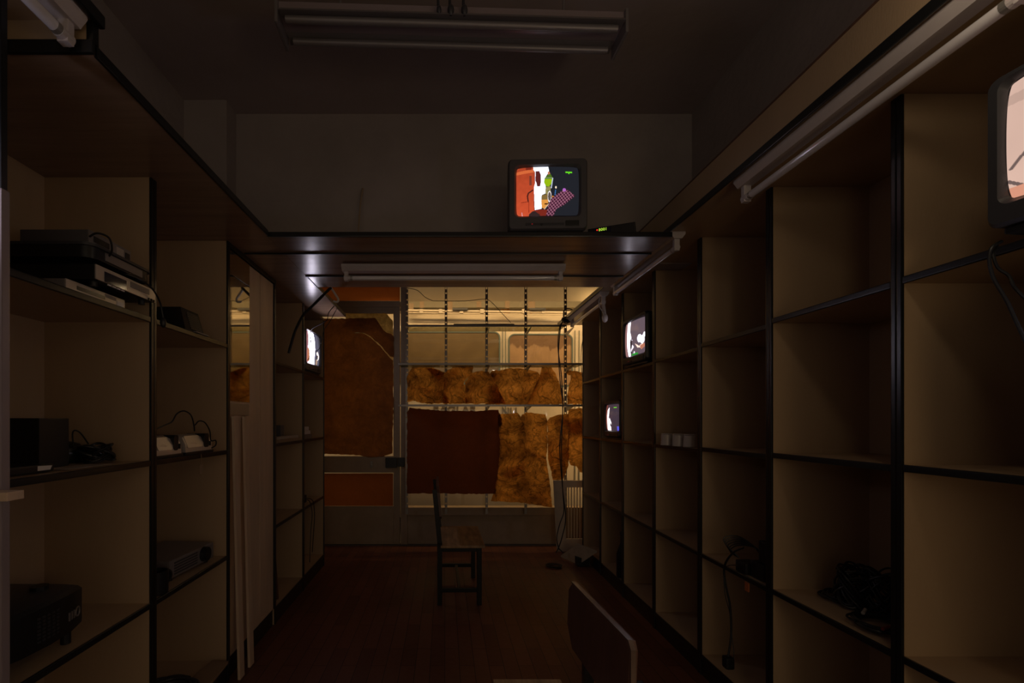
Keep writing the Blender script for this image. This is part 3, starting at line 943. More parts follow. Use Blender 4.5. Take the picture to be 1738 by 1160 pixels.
fixture('tube_light', 'unlit tube light in the top left corner of the frame', 0.86, (-0.865, 0.665, 2.191), (0, 0, R(90)), tube_drop=0.05)
# the hanging ceiling light
cf = thing('hanging_tube_light', 'long double tube light hanging from the ceiling on two rods', 'light fixture', (0.03, 1.77, 3.0))
cf.rotation_euler = (0, 0, R(2.0))
L = 1.27
z0 = -0.27
mb = MB().prism([(-L / 2, -0.055, z0), (-L / 2, 0.055, z0), (-L / 2, 0.12, z0 - 0.035), (-L / 2, 0.115, z0 - 0.04), (-L / 2, 0.05, z0 - 0.012), (-L / 2, -0.05, z0 - 0.012), (-L / 2, -0.06, z0 - 0.05)], (L, 0, 0))
mb = MB().box(-L / 2, L / 2, -0.055, 0.055, z0 - 0.012, z0 + 0.028, 0.004)
build('housing', mb, M['pole'], cf)
for y in (-0.05, 0.05):
    build('tube', MB().cyl((-L / 2 + 0.03, y, z0 - 0.034), (L / 2 - 0.03, y, z0 - 0.034), 0.013), M['silver_dark'], cf, smooth=True)
    build('reflector', MB().prism([(-L / 2 + 0.01, y * 0.6, z0 - 0.013), (-L / 2 + 0.01, y * 1.5, z0 - 0.013), (-L / 2 + 0.01, y * 1.62, z0 - 0.024)], (L - 0.02, 0, 0)), M['silver_dark'], cf)
for s in (-1, 1):
    build('end_bracket', MB().box(s * (L / 2) - 0.006, s * (L / 2) + 0.006, -0.07, 0.07, z0 - 0.058, z0 + 0.03, 0.004), M['silver_dark'], cf)
    build('hanger_rod', MB().cyl((s * 0.42, 0, z0 + 0.028), (s * 0.42, 0, 0), 0.005).cyl((s * 0.42, 0, -0.012), (s * 0.42, 0, 0), 0.03), M['silver_dark'], cf, smooth=True)
for u, r in ((742, 0.009), (762, 0.012), (785, 0.012)):
    x = (u - U0) * 1.7 / F - 0.03
    build('pull_cord', MB().tube([(x, -0.065, z0 + 0.02), (x, -0.075, z0 + 0.045), (x + 0.004, -0.075, z0 + 0.0)], 0.004).sphere((x + 0.004, -0.075, z0 - 0.004), r, 1, 1, 1.7), M['dark_grey'], cf, smooth=True)

# ------------------------------------------------------------------ pictures on the screens
def pin(q, poly):
    c = False
    n = len(poly)
    x, y = q
    for i in range(n):
        a, b = poly[i], poly[i - 1]
        if (a[1] > y) != (b[1] > y) and x < (b[0] - a[0]) * (y - a[1]) / (b[1] - a[1]) + a[0]: c = not c
    return c


W_ = (1.6, 1.7, 2.0)


def seg(q, a, b, w):
    ax, ay = a; bx, by = b
    dx, dy = bx - ax, by - ay
    t = max(0, min(1, ((q[0] - ax) * dx + (q[1] - ay) * dy) / (dx * dx + dy * dy)))
    return math.hypot(q[0] - ax - dx * t, (q[1] - ay - dy * t)) < w


def lg(c, s=1.0):
    return tuple(((x / 255.0) ** 2.2) * s for x in c)


def pic_main(s, t):
    # coordinates of a 835 x 630 drawing
    x, y = 225 + s * 835, 235 + t * 640
    q = (x, y)
    c = lg((36, 38, 44))
    nz = noise.noise(Vector((x * .02, y * .02, 0)))
    if pin(q, [(200, 200), (447, 200), (452, 280), (470, 300), (470, 490), (460, 530), (462, 800), (500, 790), (640, 800), (620, 880), (200, 900)]):
        k = 0.75 + 0.35 * t + 0.1 * nz
        c = tuple(v * k for v in lg((196, 78, 48)))
        if y < 330 and abs(y - (310 - (x - 225) * 0.12)) < 22: c = lg((215, 105, 60))
        if 350 < x < 430 and y < 268: c = lg((120, 45, 32))
        if 398 < x < 428 and 350 < y < 480: c = lg((120, 58, 45))
        for a, b in (((440, 545), (385, 580)), ((385, 580), (372, 620)), ((372, 620), (382, 690))):
            if seg(q, a, b, 9): c = lg((75, 35, 30))
        if seg(q, (290, 700), (385, 690), 4): c = lg((130, 45, 30))
        if seg(q, (390, 690), (392, 830), 4): c = lg((140, 48, 30))
        if x > 468 and y > 780: c = lg((120, 42, 32))
        if pin(q, [(380, 900), (395, 850), (440, 815), (470, 812), (540, 860), (540, 900)]): c = lg((52, 38, 38))
        if seg(q, (296, 830), (298, 870), 4): c = lg((230, 180, 190))
    if pin(q, [(450, 200), (645, 200), (660, 290), (640, 330), (605, 385), (590, 440), (612, 490), (610, 590), (560, 610), (560, 770), (560, 785), (470, 800), (462, 620), (460, 500), (472, 460), (474, 300), (452, 270)]): c = W_
    if pin(q, [(480, 290), (530, 288), (550, 340), (552, 430), (540, 495), (500, 495), (488, 440), (476, 420), (480, 340)]): c = lg((92, 40, 38))
    if pin(q, [(676, 325), (706, 385), (692, 460), (660, 500), (625, 500), (592, 450), (600, 385), (640, 350)]): c = lg((150, 185, 20)) if y > 400 else lg((80, 110, 35))
    if pin(q, [(640, 300), (665, 300), (676, 330), (645, 345)]): c = lg((190, 120, 90))
    if pin(q, [(612, 505), (680, 500), (680, 600), (612, 600)]): c = lg((150, 140, 90)) if nz > 0 else lg((90, 100, 60))
    if pin(q, [(560, 610), (640, 600), (650, 740), (600, 790), (562, 770), (555, 690)]):
        c = lg((225, 150, 70)) if y > 670 else lg((130, 105, 60))
        if 600 < x < 645 and 715 < y < 735: c = lg((80, 45, 20))
    if seg(q, (708, 390), (688, 520), 6): c = lg((190, 200, 225), 1.1)
    if seg(q, (610, 386), (706, 386), 3): c = lg((150, 170, 130))
    d = math.hypot((x - 665) / 26, (y - 630) / 75)
    if 0.75 < d < 1.0: c = lg((235, 225, 225), 1.1)
    elif d <= 0.75: c = lg((95, 85, 80))
    if seg(q, (650, 730), (600, 790), 5): c = lg((215, 190, 170))
    if pin(q, [(620, 880), (650, 740), (690, 650), (850, 545), (900, 540), (965, 590), (1010, 620), (960, 660), (860, 740), (760, 790), (715, 880)]):
        c = lg((72, 38, 52)) if x < 900 else lg((58, 40, 36))
        a1 = (x * 0.62 + y * 0.78) % 30
        a2 = (x * 0.78 - y * 0.62) % 34
        if a2 < 8: c = lg((165, 105, 125))
        elif a1 < 7: c = lg((150, 92, 118))
        else: c = lg((60, 28, 44))
    if math.hypot(x - 862, y - 545) < 22: c = lg((175, 100, 190))
    if math.hypot(x - 750, (y - 512) * .7) < 11: c = lg((235, 215, 190), 1.2)
    if seg(q, (745, 550), (738, 610), 6): c = lg((60, 110, 170))
    if math.hypot(x - 708, y - 632) < 10: c = lg((230, 140, 50))
    if 882 < x < 972 and 300 < y < 320 and (x // 13) % 2 < 1.6 and not (919 < x < 922): c = lg((110, 235, 40))
    if 918 < x < 934 and 315 < y < 332: c = lg((110, 235, 40))
    return c


def pic_left(s, t):
    q = (s, t)
    c = lg((92, 92, 108))
    if s < 0.16 + 0.02 * math.sin(t * 9): c = lg((150, 100, 108))
    elif pin(q, [(0.02, 0), (0.50, 0), (0.55, 0.2), (0.58, 0.5), (0.54, 0.8), (0.58, 1.01), (0.12, 1.01), (0.10, 0.5)]): c = (13.0, 12.0, 14.5)
    if pin(q, [(0.22, 0.12), (0.30, 0.16), (0.36, 0.42), (0.28, 0.40)]): c = lg((60, 50, 60))
    if pin(q, [(0.08, 0.55), (0.20, 0.52), (0.26, 0.95), (0.10, 0.97)]): c = lg((190, 120, 90))
    if pin(q, [(0.70, 0.60), (0.80, 0.55), (0.95, 0.70), (0.9, 0.78), (0.78, 0.85), (0.74, 0.7)]): c = (2.2, 1.8, 1.6)
    if pin(q, [(0.66, 0.8), (0.82, 0.86), (0.8, 1.0), (0.66, 1.0)]): c = lg((170, 140, 120))
    if pin(q, [(0.74, 0.66), (0.84, 0.68), (0.82, 0.8), (0.72, 0.82)]): c = lg((30, 25, 30))
    if pin(q, [(0.80, 0.0), (1, 0.0), (1, 1), (0.93, 1), (0.90, 0.4)]): c = lg((70, 68, 78))
    return c


def pic_right(s, t):
    q = (s, t)
    c = lg((100, 85, 94))
    n = noise.noise(Vector((s * 8, t * 8, 3)))
    if s < 0.14: c = lg((150, 110, 108))
    elif pin(q, [(0.12, 0.0), (0.30, 0.0), (0.30, 0.3), (0.36, 0.45), (0.34, 0.8), (0.28, 1.01), (0.18, 1.01), (0.10, 0.5)]): c = (3.2, 3.0, 3.5)
    elif 0.32 < s < 0.52 and t > 0.55 and n > 0.12: c = (1.1, 1.0, 1.15)
    if pin(q, [(0.30, 0.5), (0.40, 0.55), (0.38, 0.9), (0.30, 0.95)]): c = lg((40, 34, 40)) if n < 0.1 else (1.0, 0.9, 1.0)
    if math.hypot(s - 0.75, (t - 0.57) * 0.8) < 0.09 or math.hypot(s - 0.86, (t - 0.62) * 0.8) < 0.09 or math.hypot(s - 0.95, (t - 0.5) * 0.8) < 0.05: c = (2.6, 2.6, 3.0)
    if pin(q, [(0.55, 0.68), (0.62, 0.72), (0.72, 0.78), (0.9, 0.72), (0.85, 0.84), (0.66, 0.82)]): c = (1.3, 0.9, 0.75)
    if pin(q, [(0.75, 0.78), (0.95, 0.74), (0.95, 0.84), (0.80, 0.9)]): c = lg((190, 120, 95))
    if t > 0.95 and 0.35 < s < 0.65: c = lg((40, 150, 50))
    return c


def pic_low(s, t):
    q = (s, t)
    c = lg((66, 56, 66))
    if s < 0.12: c = lg((130, 70, 60))
    elif pin(q, [(0.10, 0.5), (0.16, 0.2), (0.30, 0.10), (0.30, 0.3), (0.26, 0.5), (0.40, 0.65), (0.34, 0.8), (0.42, 0.86), (0.40, 1.01), (0.12, 1.01)]): c = (2.2, 1.9, 1.9)
    if 0.34 < s < 0.46 and abs(t - (0.55 + (s - 0.34) * 1.6)) < 0.05: c = (1.4, 1.3, 1.3)
    if 0.60 < s < 0.80 and 0.10 < t < 0.14: c = lg((120, 230, 60))
    if 0.82 < s < 0.95 and t > 0.84: c = lg((90, 90, 220))
    return c


def pic_beige(s, t):
    q = (s, t)
    n = noise.noise(Vector((s * 3, t * 3, 1)))
    c = lg((236, 196, 178), 0.95 + 0.15 * n)
    lines = (((0.16, -0.1), (0.10, 0.10)), ((0.10, 0.10), (0.14, 0.17)), ((0.14, 0.17), (0.6, 0.16)), ((0.6, 0.2), (0.9, 0.5)),
             ((0.02, 0.74), (0.2, 0.52)), ((0.2, 0.52), (0.5, 0.46)), ((0.12, 0.95), (0.14, 0.66)), ((0.14, 0.66), (0.4, 0.55)), ((0.0, 0.84), (0.16, 1.0)))
    for a, b in lines:
        if seg(q, a, b, 0.012): c = lg((120, 100, 95))
    if pin(q, [(0.12, 0.30), (0.20, 0.26), (0.20, 0.40), (0.13, 0.46)]): c = lg((120, 98, 92))
    if 0.10 < t - 0.15 * s < 0.19: c = tuple(v * 0.8 for v in c)
    if t > 0.9: c = lg((232, 160, 132))
    if s > 0.65: c = tuple(v * 0.35 for v in c)
    return c


def loopxz(w, h, r, y, cz, arch=0.0, n=6):
    return [(x, y, z + cz + arch * (1 - (2 * x / w) ** 2) * (1 if z > 0 else 0)) for x, z in rrect(-w / 2, w / 2, -h / 2, h / 2, r, n)]


def television(label, w, h, loc, rz, pic, res, body='grey_plastic', sw=0.80, sh=0.70, sz=0.56, depth=0.30, arch=0.006, group='lit tube televisions', gain=1.0):
    """front faces local -Y, stands on z=0"""
    t = thing('television', label, 'television', loc, rz, group)
    czs = h * sz
    W2, H2 = w * sw, h * sh
    mb = MB()
    hc = h / 2 + 0.008
    hh = h - 0.016
    mb.loft([loopxz(w * 0.55, hh * 0.55, 0.02, depth, hc * 0.92),
             loopxz(w * 0.62, hh * 0.66, 0.03, depth * 0.75, hc * 0.92),
             loopxz(w * 0.90, hh * 0.90, 0.03, depth * 0.36, hc * 0.96),
             loopxz(w * 0.985, hh * 0.98, 0.022, depth * 0.24, hc),
             loopxz(w, hh, 0.02, 0.03, hc, arch),
             loopxz(w, hh, 0.02, 0.010, hc, arch),
             loopxz(w - 0.012, hh - 0.012, 0.018, 0.0, hc, arch),
             loopxz(W2 + 0.018, H2 + 0.018, 0.022, 0.0, czs),
             loopxz(W2, H2, 0.020, 0.012, czs),
             loopxz(W2, H2, 0.020, 0.022, czs)], True, True)
    build('casing', mb, M[body], t, smooth=True)
    # bulged screen with the picture
    nx, nz_ = res
    bm = bmesh.new()
    g = []
    cols = []
    for j in range(nz_ + 1):
        for i in range(nx + 1):
            s, tt = i / nx, j / nz_
            x = (s - 0.5) * W2 * 1.0
            z = czs + (0.5 - tt) * H2 * 1.0
            y = 0.016 - 0.014 * (1 - (2 * s - 1) ** 2 * 0.55 - (2 * tt - 1) ** 2 * 0.45)
            # round the corners
            k = 1 - 0.035 * ((2 * s - 1) ** 2 * (2 * tt - 1) ** 6)
            k2 = 1 - 0.035 * ((2 * tt - 1) ** 2 * (2 * s - 1) ** 6)
            g.append(bm.verts.new((x * k, y, (z - czs) * k2 + czs)))
            c = pic(s, tt)
            cols.append((c[0] * gain, c[1] * gain, c[2] * gain, 1.0))
    for j in range(nz_):
        for i in range(nx):
            a = j * (nx + 1) + i
            bm.faces.new((g[a], g[a + nx + 1], g[a + nx + 2], g[a + 1]))
    me = bpy.data.meshes.new('screen')
    bm.to_mesh(me)
    bm.free()
    at = me.color_attributes.new('picture', 'FLOAT_COLOR', 'POINT')
    for i, c in enumerate(cols): at.data[i].color = c
    me.materials.append(M['screen'])
    for p_ in me.polygons: p_.use_smooth = True
    so = bpy.data.objects.new('screen', me)
    so.parent = t
    col.objects.link(so)
    zb = h * (sz - sh / 2) / 2
    build('control_panel', MB().box(-w * 0.28, w * 0.20, -0.003, 0.004, zb - 0.007, zb + 0.004, 0.001), M['dark_grey'], t)
    build('socket_flap', MB().box(w * 0.22, w * 0.39, -0.004, 0.004, zb - 0.012, zb + 0.014, 0.002), M['black'], t)
    build('power_button', MB().cyl((-w * 0.08, -0.006, zb - 0.004), (-w * 0.08, 0.004, zb - 0.004), 0.005), M['black'], t)
    build('standby_light', MB().cyl((-w * 0.20, -0.005, zb - 0.001), (-w * 0.20, 0.004, zb - 0.001), 0.003), M['red_dim'], t)
    build('foot', MB().box(-w * 0.44, w * 0.44, 0.015, depth * 0.4, 0.0, 0.012, 0.003), M['black'], t)
    return t


# main television on the deck: 863..997 px wide, 268..393 px high
Yt = 2.207
television('grey television on the cross deck, its screen red, white and dark with a plaid sleeve', 134 * Yt / F, 127 * Yt / F,
           ((930 - U0) * Yt / F, Yt, ZT_L + 0.0188), R(-2), pic_main, (240, 180), sw=0.79, sh=0.655, sz=0.567, depth=0.30, arch=0.008)
# near right, partly outside the frame
television('large television cut by the right edge of the frame, showing a beige picture', 0.385, 0.335, (1.195, 0.835, 1.6465), R(-84), pic_beige, (200, 150),
           body='dark_grey', sw=0.84, sh=0.74, sz=0.57, depth=0.36, arch=0.012, gain=0.85)
television('small television high on the right shelves with a white streak on its screen', 0.33, 0.32, (1.225, 3.06, 1.6085), R(-86), pic_right, (90, 70),
           body='black', sw=0.86, sh=0.70, sz=0.56, depth=0.30)
television('lowest television, two shelves up on the right near the window', 0.31, 0.29, (1.262, 3.57, 1.1095), R(-88), pic_low, (90, 70),
           body='dark_grey', sw=0.86, sh=0.68, sz=0.56, depth=0.28)
television('television on the far left shelves with an almost white screen', 0.37, 0.335, (-1.035, 3.735, 1.6165), R(86), pic_left, (90, 70),
           body='grey_plastic', sw=0.86, sh=0.72, sz=0.60, depth=0.30)

bookcase(-1, 0.49, LY[0], ZT_L + 0.08, ZL, 'tan bookcase nearest the photographer on the left, outside the frame, with an added television', group=GL)
television('unseen television added for fill light, nearest the photographer on the left', 0.37, 0.335, (-1.035, 0.76, 1.6165), R(88), pic_left, (40, 30), body='black', gain=0.45, group='unseen televisions added beside the photographer')  # unseen set added to throw fill light on the right side
television('unseen television added for fill light under the large one at the right edge', 0.37, 0.335, (1.262, 0.79, 1.1295), R(-88), pic_left, (40, 30), body='black', gain=0.8, group='unseen televisions added beside the photographer')  # unseen set added to throw fill light on the left side

# set top box on the deck
sb = thing('set_top_box', 'black set top box with green digits beside the deck television', 'set top box', (0.80, 2.268, ZT_L + 0.0188), R(-24))
build('casing', MB().box(-0.108, 0.108, -0.0, 0.14, 0.006, 0.060, 0.003).box(-0.09, 0.09, 0.02, 0.12, 0.0, 0.007), M['black'], sb)
build('display', MB().box(-0.085, 0.0, -0.002, 0.0, 0.026, 0.056), M['display'], sb)
build('standby_light', MB().cyl((-0.064, -0.004, 0.047), (-0.064, -0.001, 0.047), 0.0035), M['led_red'], sb)
text_mesh('8001', 0.018, 0.0004, M['led_green'], 'digits', sb, Matrix.Translation((-0.057, -0.003, 0.0405)) @ Matrix.Rotation(R(90), 4, 'X'), 1.1, 0.0003)
tag(build('thin_stick', MB().tube([(P(605, 392, 2.6).x, 2.60, ZT_L + 0.020), (P(611, 355, 2.64).x, 2.64, 2.44), (P(616, 318, 2.68).x, 2.682, 2.57)], 0.005), M['frame'], smooth=True, loc=(P(605, 392, 2.6).x, 2.6, ZT_L + 0.019)),
    'thin stick leaning on the wall left of the deck television', 'stick')


# ------------------------------------------------------------------ chairs
def chair(label, loc, rz):
    """backrest at local -X, seat extends to +X; wide along Y"""
    t = thing('chair', label, 'chair', loc, rz, 'wooden seated chairs with black metal frames')
    D, Wd, SH, BH = 0.30, 0.58, 0.405, 0.80
    h = 0.016
    for sx in (0, 1):
        for sy in (-1, 1):
            x, y = (h if sx == 0 else D - h), sy * (Wd / 2 - h)
            mb = MB()
            if sx == 0:
                mb.box(x - h, x + h, y - h, y + h, 0, SH + 0.02, 0.002)
                mb.prism([(x - h, y - h, SH), (x + h, y - h, SH), (x + h, y + h, SH), (x - h, y + h, SH)], (-0.035, 0, BH - SH - 0.02))
            else:
                mb.box(x - h, x + h, y - h, y + h, 0, SH - 0.018, 0.002)
            build('leg', mb, M['black_metal'], t)
    for sy in (-1, 1):
        build('stretcher', MB().box(2 * h, D - 2 * h, sy * (Wd / 2 - h) - 0.009, sy * (Wd / 2 - h) + 0.011, 0.085, 0.113, 0.002), M['black_metal'], t)
        build('seat_rail', MB().box(2 * h, D - 2 * h, sy * (Wd / 2 - h) - 0.009, sy * (Wd / 2 - h) + 0.009, SH - 0.045, SH - 0.018, 0.002), M['black_metal'], t)
    build('stretcher', MB().box(D / 2 - 0.01, D / 2 + 0.01, -Wd / 2 + 0.02, Wd / 2 - 0.02, 0.088, 0.106), M['black_metal'], t)
    build('seat', MB().box(0.022, D + 0.022, -Wd / 2 - 0.004, Wd / 2 + 0.004, SH - 0.018, SH, 0.004), M['wood_seat'], t)
    bo = MB()
    pts = [(-Wd / 2 + 0.0, 0.60), (-Wd / 2 - 0.0, 0.76), (-Wd / 2 + 0.03, 0.805), (Wd / 2 - 0.03, 0.805), (Wd / 2, 0.76), (Wd / 2, 0.60), (Wd / 2 - 0.05, 0.575), (-Wd / 2 + 0.05, 0.575)]
    bo.prism([(0.027 - (z - SH) * 0.088, y, z) for y, z in pts], (0.018, 0, 0))
    build('backrest', bo, M['wood_dark'], t)
    return t


chair('small chair facing right in the middle of the room before the window', (-0.055, 3.47, 0), R(1))

# foreground chair: backrest seen at an angle, seat towards the left
fc = thing('chair', 'chair in the foreground, dark backrest seen from behind, at the bottom of the frame', 'chair', (0.36, 1.14, 0), 0, 'wooden seated chairs with black metal frames')
build('backrest', MB().prism([(0.352, 1.30, 0.80), (0.348, 1.325, 0.775), (0.344, 1.325, 0.68), (0.344, 1.275, 0.632), (0.364, 0.99, 0.632), (0.368, 0.952, 0.66), (0.372, 0.950, 0.785), (0.372, 0.962, 0.80)], (0.017, 0.0, 0)), M['wood_dark'], fc, True)
build('backrest_edge', MB().prism([(0.3505, 1.302, 0.8002), (0.3715, 0.958, 0.8002), (0.3725, 0.946, 0.786), (0.3725, 0.946, 0.66), (0.3725, 0.943, 0.66), (0.3725, 0.943, 0.789), (0.3715, 0.956, 0.8042), (0.3505, 1.304, 0.8042)], (0.010, 0, 0)), M['wood_edge'], fc, True)
for y, x in ((1.262, 0.352), (0.985, 0.374)):
    build('leg', MB().box(x + 0.018 - 0.0, x + 0.044, y - 0.013, y + 0.013, 0, 0.70, 0.002), M['black_metal'], fc, True)
for y in (1.42, 0.985):
    build('leg', MB().box(0.155, 0.181, y - 0.013, y + 0.013, 0, 0.417, 0.002), M['black_metal'], fc, True)
build('seat', MB().box(0.15, 0.36, 0.95, 1.465, 0.417, 0.446, 0.004), M['wood_seat'], fc, True)

# ------------------------------------------------------------------ things on the left shelves
e = 0.0016
def box_on(name, label, cat, x0, x1, y0, y1, z0, h, m, bevel=0.003, group=None):
    o = build(name, MB().box(x0, x1, y0, y1, z0, z0 + h, bevel), m, loc=((x0 + x1) / 2, (y0 + y1) / 2, z0))
    return tag(o, label, cat, group)


S3, S2, S1 = 1.614, 1.107, 0.603
# silver disc player directly on the top shelf; front face at x
def player(label, name, u0, u1, xf, z0, h, depth, m, kind, rz=0, base=0.003):
    y0 = xf * F / (u0 - U0)
    y1 = xf * F / (u1 - U0)
    t = thing(name, label, name.replace('_', ' '), (xf, (y0 + y1) / 2, z0), R(rz))
    w = y1 - y0
    # local: front faces +X, width along Y
    build('casing', MB().box(-depth, -0.004, -w / 2, w / 2, base, h, 0.003), M[m[0]], t)
    build('front_panel', MB().box(-0.004, 0.0, -w / 2, w / 2, base, h, 0.0015), M[m[1]], t)
    for x_ in (-0.03, -depth + 0.03):
        for y_ in (-w / 2 + 0.03, w / 2 - 0.03):
            build('foot', MB().cyl((x_, y_, 0), (x_, y_, base + 0.001), 0.010), M['black'], t)
    if kind == 'vcr':
        build('display', MB().box(0, 0.0015, -w / 2 + w * 0.12, -w / 2 + w * 0.46, h * 0.25, h * 0.80), M['display'], t)
        build('cassette_flap', MB().box(0, 0.002, -w / 2 + w * 0.53, w / 2 - w * 0.13, h * 0.55, h * 0.88, 0.001), M['silver_dark'], t)
        for k in range(4):
            yy = -w / 2 + w * (0.16 + 0.07 * k)
            build('button', MB().box(0, 0.003, yy, yy + w * 0.05, h * 0.12, h * 0.18), M['white'], t)
        for yy in (0.86, 0.91, 0.96):
            build('socket', MB().cyl((0, -w / 2 + w * yy, h * 0.3), (0.003, -w / 2 + w * yy, h * 0.3), 0.004), M['black'], t)
    elif kind == 'dvd':
        build('display', MB().box(0, 0.0015, -w / 2 + w * 0.16, -w / 2 + w * 0.62, h * 0.3, h * 0.66), M['display'], t)
        build('disc_tray', MB().box(0, 0.002, -w / 2 + w * 0.62, -w / 2 + w * 0.82, h * 0.55, h * 0.85), M['silver_dark'], t)
        build('button_plate', MB().box(0, 0.0025, -w / 2 + w * 0.84, -w / 2 + w * 0.96, h * 0.15, h * 0.62, 0.001), M['white'], t)
    else:
        build('display', MB().box(0, 0.0015, -w / 2 + w * 0.1, -w / 2 + w * 0.45, h * 0.3, h * 0.7), M['black'], t)
        build('sticker', MB().box(0, 0.002, -w / 2 + w * 0.62, -w / 2 + w * 0.8, h * 0.25, h * 0.8), M['silver'], t)
        build('button', MB().box(0, 0.0025, -w / 2 + w * 0.85, -w / 2 + w * 0.95, h * 0.25, h * 0.7), M['black'], t)
    return t


player('thin pale disc player at the bottom of the stack on the left top shelf', 'disc_player', 112, 212, -1.055, S3 + e, 0.031, 0.24, ('silver_dark', 'silver'), 'dvd')
player('largest video recorder with blue display in the stack on the left top shelf', 'video_recorder', 163, 264, -1.010, S3 + e + 0.032, 0.056, 0.30, ('black', 'silver'), 'vcr', base=0.013)
bb = thing('black_player', 'flat black player with rounded corners on the largest video recorder', 'disc player', (-1.03, 1.44, S3 + e + 0.089))
def rr_xy(x0, x1, y0, y1, r, z): return [(x, y, z) for x, y in rrect(x0, x1, y0, y1, r, 5)]
mb = MB().loft([rr_xy(-0.34, 0.02, -0.095, 0.185, 0.035, 0.014), rr_xy(-0.34, 0.02, -0.095, 0.185, 0.035, 0.048)])
build('feet_plate', MB().box(-0.28, -0.03, -0.04, 0.13, 0, 0.0145), M['black'], bb)
build('casing', mb, M['black'], bb, smooth=True)
mb = MB().loft([rr_xy(-0.345, 0.025, -0.10, 0.19, 0.035, 0.048), rr_xy(-0.345, 0.025, -0.10, 0.19, 0.035, 0.056)])
build('lid', mb, M['dark_grey'], bb, smooth=True)
build('front_strip', MB().box(0.020, 0.023, -0.04, 0.13, 0.020, 0.044, 0.001), M['silver_dark'], bb)
player('narrow grey receiver on top of the stack on the left shelf', 'receiver', 151, 222, -1.03, S3 + e + 0.1460, 0.042, 0.20, ('grey_plastic', 'silver_dark'), 'rec')
zt = S3 + 0.20
cbx = MB().tube([P(152, 402, 1.36), P(165, 396, 1.36), P(185, 404, 1.38), P(190, 425, 1.40), P(182, 438, 1.42), P(170, 442, 1.43)], 0.003)
tag(build('cable', cbx, M['black'], smooth=True, loc=P(165, 396, 1.36)), 'black cable looping over the top receiver in the left stack', 'cable')
cbx = MB().tube([P(200, 462, 1.50), P(225, 469, 1.52), P(250, 483, 1.56), P(262, 495, 1.60), P(272, 515, 1.65), P(277, 540, 1.66)], 0.003)
cbx.sphere(P(277, 548, 1.66), 0.010, 1, 1, 1.8)
tag(build('cable', cbx, M['black'], smooth=True, loc=P(250, 480, 1.56)), 'black cable with a plug hanging past the second post on the left', 'cable')

# middle shelf of the first left bookcase
box_on('black_box', 'tall plain black box at the left edge on the middle shelf', 'box', -1.41, -1.18, 1.37, 1.48, S2 + e, 0.148, M['black'])
a = P(70, 797, 1.20)
fd = thing('black_device', 'flat black device with a white label at the front left of the middle shelf', 'device', (-1.125, 1.28, S2 + e))
build('casing', MB().box(-0.08, 0.035, -0.11, 0.035, 0.0, 0.022, 0.005), M['black'], fd)
build('label_sticker', MB().prism([(0.036, -0.02, 0.006), (0.036, 0.020, 0.006), (0.036, 0.026, 0.017), (0.036, -0.02, 0.019)], (0.001, 0, 0)), M['white'], fd)
hd = thing('round_black_case', 'rounded black case beside the tall black box', 'case', (-1.283, 1.59, S2 + e))
build('shell', MB().lathe((0, 0, 0), [(0.045, 0), (0.052, 0.01), (0.052, 0.045), (0.042, 0.062), (0.02, 0.070), (0.002, 0.071)]), M['black'], hd, smooth=True)
build('cord', MB().tube([(-0.01, -0.02, 0.067), (-0.03, -0.05, 0.085), (-0.05, -0.085, 0.105)], 0.0028), M['black'], hd, smooth=True)


def coil(label, name, c, n, rx, rz, seed, m='black', r=0.003, loops=None, cat='cables', jitter=0.3, flat=False, kind=None):
    rnd = random.Random(seed)
    mb = MB()
    for i in range(n):
        ph = rnd.uniform(0, 6.28)
        a, b = rx * rnd.uniform(1 - jitter, 1), rz * rnd.uniform(1 - jitter, 1)
        tilt = rnd.uniform(-0.35, 0.35)
        rot = rnd.uniform(0, 3.14)
        pts = []
        cz_ = rnd.uniform(0, 0.012)
        for k in range(11):
            t = ph + 6.0 * k / 10
            x, y = a * math.cos(t), a * 0.72 * math.sin(t)
            x2, y2 = x * math.cos(rot) - y * math.sin(rot), x * math.sin(rot) + y * math.cos(rot)
            zz = r + max(0, b * (0.5 + 0.5 * math.sin(t + ph) * (0.3 if flat else 1)) + cz_)
            pts.append((c[0] + x2, c[1] + y2, c[2] + zz))
        mb.tube(pts, r, 6)
    return tag(build(name, mb, M[m], smooth=True, loc=c), label, cat, kind=kind)


coil('tightly bundled black cable right of the rounded black case', 'cable_bundle', (-1.175, 1.59, S2 + e), 13, 0.058, 0.05, 3, r=0.004)
cbx = MB().tube([P(125, 760, 1.57), P(123, 738, 1.57), P(127, 731, 1.57), P(137, 736, 1.58), P(150, 754, 1.58)], 0.0025)
tag(build('cable', cbx, M['black'], smooth=True, loc=P(127, 740, 1.57)), 'thin black wire arching above the bundled cable on the left', 'cable')
sheetp = MB().prism([(-1.17, 1.345, S2 + e), (-1.08, 1.35, S2 + e), (-1.07, 1.515, S2 + e), (-1.15, 1.51, S2 + e)], (0, 0, 0.0012))
tag(build('paper_sheet', sheetp, M['paper'], loc=(-1.12, 1.4, S2 + e)), 'loose paper lying on the left middle shelf in front of the bundled cable', 'paper')

